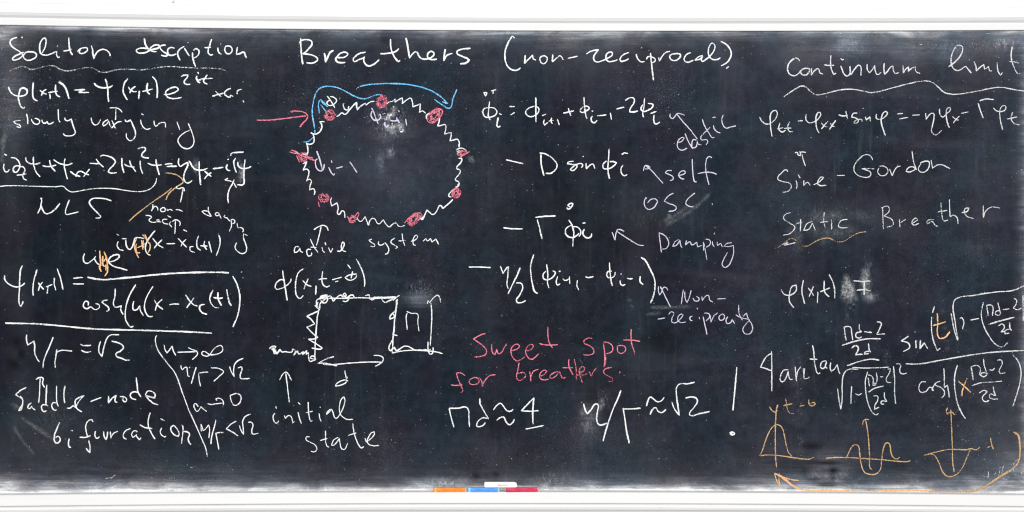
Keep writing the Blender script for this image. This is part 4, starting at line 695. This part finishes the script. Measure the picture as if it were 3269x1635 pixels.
# ---- sticks of chalk on the ledge ---------------------------------------------------------------------
def stick_mesh(L, a, worn=1.0, seed=0):
    """square stick with rounded edges; right end worn to a blunt slope"""
    rnd = random.Random(seed)
    r = a * 0.17
    ring = []
    h = a / 2
    for cx_, cz_, a0 in ((h - r, h - r, 0), (-h + r, h - r, 90), (-h + r, -h + r, 180), (h - r, -h + r, 270)):
        for k in range(4):
            an = math.radians(a0 + k * 30)
            ring.append((cx_ + r * math.cos(an), cz_ + r * math.sin(an)))
    n = len(ring)
    st = [(-L / 2, 0.70, 0), (-L / 2 + 0.0006, 0.90, 0), (-L / 2 + 0.0018, 1.0, 0)]
    for i in range(1, 12): st.append((-L / 2 + 0.0018 + (L - 0.006) * i / 12, 1.0, 0))
    st += [(L / 2 - 0.0042, 1.0, 1), (L / 2 - 0.0016, 0.93, 1), (L / 2 - 0.0004, 0.80, 1), (L / 2, 0.62, 1)]
    vs_, fs = [], []
    for (x, s, e) in st:
        for (y, z) in ring:
            s2 = s
            vs_.append((x + (0.0012 * worn * e * (-z / h) if e else 0) + rnd.uniform(-1, 1) * 0.0001, y * s2 + rnd.uniform(-1, 1) * 0.00012, z * s2 + rnd.uniform(-1, 1) * 0.00012))
    for i in range(len(st) - 1):
        for j in range(n):
            k = (j + 1) % n
            fs.append((i * n + j, i * n + k, (i + 1) * n + k, (i + 1) * n + j))
    fs.append(tuple(range(n))); fs.append(tuple(reversed(range(len(vs_) - n, len(vs_)))))
    me = bpy.data.meshes.new('chalk_body')
    me.from_pydata(vs_, [], fs)
    bm = bmesh.new(); bm.from_mesh(me)
    bmesh.ops.recalc_face_normals(bm, faces=bm.faces)
    for f in bm.faces: f.smooth = len(f.verts) == 4
    bm.to_mesh(me); bm.free()
    return me
A = 17.2 * S
def chalk(label, mat, worn_mat, px0, px1, bottom, depth, tilt=0.0, yaw=0.0, seed=0):
    root = bpy.data.objects.new('chalk_stick', None)
    COL.objects.link(root)
    L = (px1 - px0) * S
    x, y, z = at((px0 + px1) / 2, bottom, depth)
    root.location = (x, y, z)
    root.rotation_euler = (0, tilt, yaw)
    tag(root, label, 'chalk', 'chalk sticks on the ledge')
    b = link('chalk_body', stick_mesh(L, A, 1, seed), root, mat)
    b.location = (0, 0, A / 2)
    # rubbed end: a short sleeve of paler worn chalk around the tip
    me = stick_mesh(0.0062, A * 0.94, 1, seed + 50)
    me.name = 'worn_tip'
    e = link('worn_tip', me, root, worn_mat)
    e.location = (L / 2 - 0.0024, 0, A / 2)
    return root
W_PINK = stick_material('worn_red_chalk', (0.80, 0.36, 0.42, 1), (0.82, 0.55, 0.58, 1))
W_BLUE = stick_material('worn_blue_chalk', (0.45, 0.72, 0.84, 1), (0.62, 0.78, 0.84, 1))
W_ORNG = stick_material('worn_orange_chalk', (0.82, 0.55, 0.32, 1), (0.83, 0.66, 0.5, 1))
W_WHIT = stick_material('worn_white_chalk', (0.84, 0.835, 0.82, 1), (0.85, 0.85, 0.845, 1))
C_ORNG = stick_material('orange_stick', (0.80, 0.205, 0.032, 1), (0.82, 0.42, 0.16, 1))
C_BLUE = stick_material('blue_stick', (0.075, 0.27, 0.70, 1), (0.24, 0.48, 0.78, 1))
C_PINK = stick_material('red_stick', (0.55, 0.035, 0.085, 1), (0.68, 0.16, 0.24, 1))
C_WHIT = stick_material('white_stick', (0.83, 0.815, 0.78, 1), (0.84, 0.83, 0.81, 1))
DP = 0.0385
BY = 1573.6
orange = chalk('orange chalk stick, leftmost on the white ledge', C_ORNG, W_ORNG, 1383, 1487, BY, DP, 0, 0.01, 1)
blue = chalk('light blue chalk stick between the orange one and the red one', C_BLUE, W_BLUE, 1490.5, 1592, BY, DP, 0, -0.012, 2)
red = chalk('crimson red chalk stick, rightmost on the white ledge', C_PINK, W_PINK, 1616, 1718, BY, DP, 0, 0.015, 3)
white = chalk('white chalk stick lying bridged on top of the blue and red sticks', C_WHIT, W_WHIT, 1546.5, 1649, BY - 17.35, DP, 0.0, -0.01, 4)
# pale rubbed band at the left end of the orange and the blue stick
def band(root, Lpx, mat):
    me = stick_mesh(16 * S, A * 1.012, 0, 77)
    me.name = 'rubbed_band'
    o = link('rubbed_band', me, root, mat)
    o.location = (-Lpx * S / 2 + 9.5 * S, 0, A / 2)
band(orange, 104, stick_material('rubbed_orange_chalk', (0.82, 0.36, 0.12, 1), (0.83, 0.5, 0.26, 1)))
band(blue, 101.5, stick_material('rubbed_blue_chalk', (0.25, 0.56, 0.82, 1), (0.4, 0.66, 0.83, 1)))
# stamped word on the white stick
fc = bpy.data.curves.new('stamp', 'FONT')
fc.body = 'Baynama'
fc.size = 9.5 * S
fc.align_x = 'CENTER'
fo = bpy.data.objects.new('stamp_source', fc)
COL.objects.link(fo)
bpy.context.view_layer.update()
me = bpy.data.meshes.new_from_object(fo.evaluated_get(bpy.context.evaluated_depsgraph_get()))
bpy.data.objects.remove(fo)
wd_ = max(v.co.x for v in me.vertices) - min(v.co.x for v in me.vertices)
for v in me.vertices: v.co.x *= 29.5 * S / wd_
tt = NT('stamp_ink')
me.materials.clear()
st = link('stamped_word', me, white, tt.done(tt.bsdf((0.42, 0.27, 0.16, 1), 0.8, 0.1)))
st.location = ((1605.5 - 1597.75) * S, -A / 2 - 0.00018, A / 2 - 3.0 * S)
st.rotation_euler = (math.pi / 2, 0, 0)

# ---- chalk crumbs lying on the ledge ---------------------------------------------------------------
def crumbs():
    bm = bmesh.new()
    rnd = random.Random(5)
    for i in range(420):
        px = rnd.uniform(-60, 3330)
        if 1375 < px < 1725: continue
        d = rnd.uniform(0.001, 0.012) if rnd.random() < .8 else rnd.uniform(0.012, 0.04)
        b = float(BOT(min(max(px, 0), 3269)))
        zz = at(0, b + 0.5, LD)[2]
        r = rnd.uniform(0.0003, 0.0011)
        ret = bmesh.ops.create_icosphere(bm, subdivisions=1, radius=r)
        for v in ret['verts']:
            v.co.x = v.co.x * rnd.uniform(0.8, 1.5) + (px - CX) * S
            v.co.y = v.co.y - d
            v.co.z = v.co.z * 0.7 + zz + r * 0.5
    me = bpy.data.meshes.new('chalk_crumbs')
    bm.to_mesh(me); bm.free()
    o = link('chalk_crumbs', me, None, W_WHIT)
    tag(o, 'loose white chalk crumbs strewn along the ledge under the slate', 'chalk crumbs', kind='stuff')
crumbs()
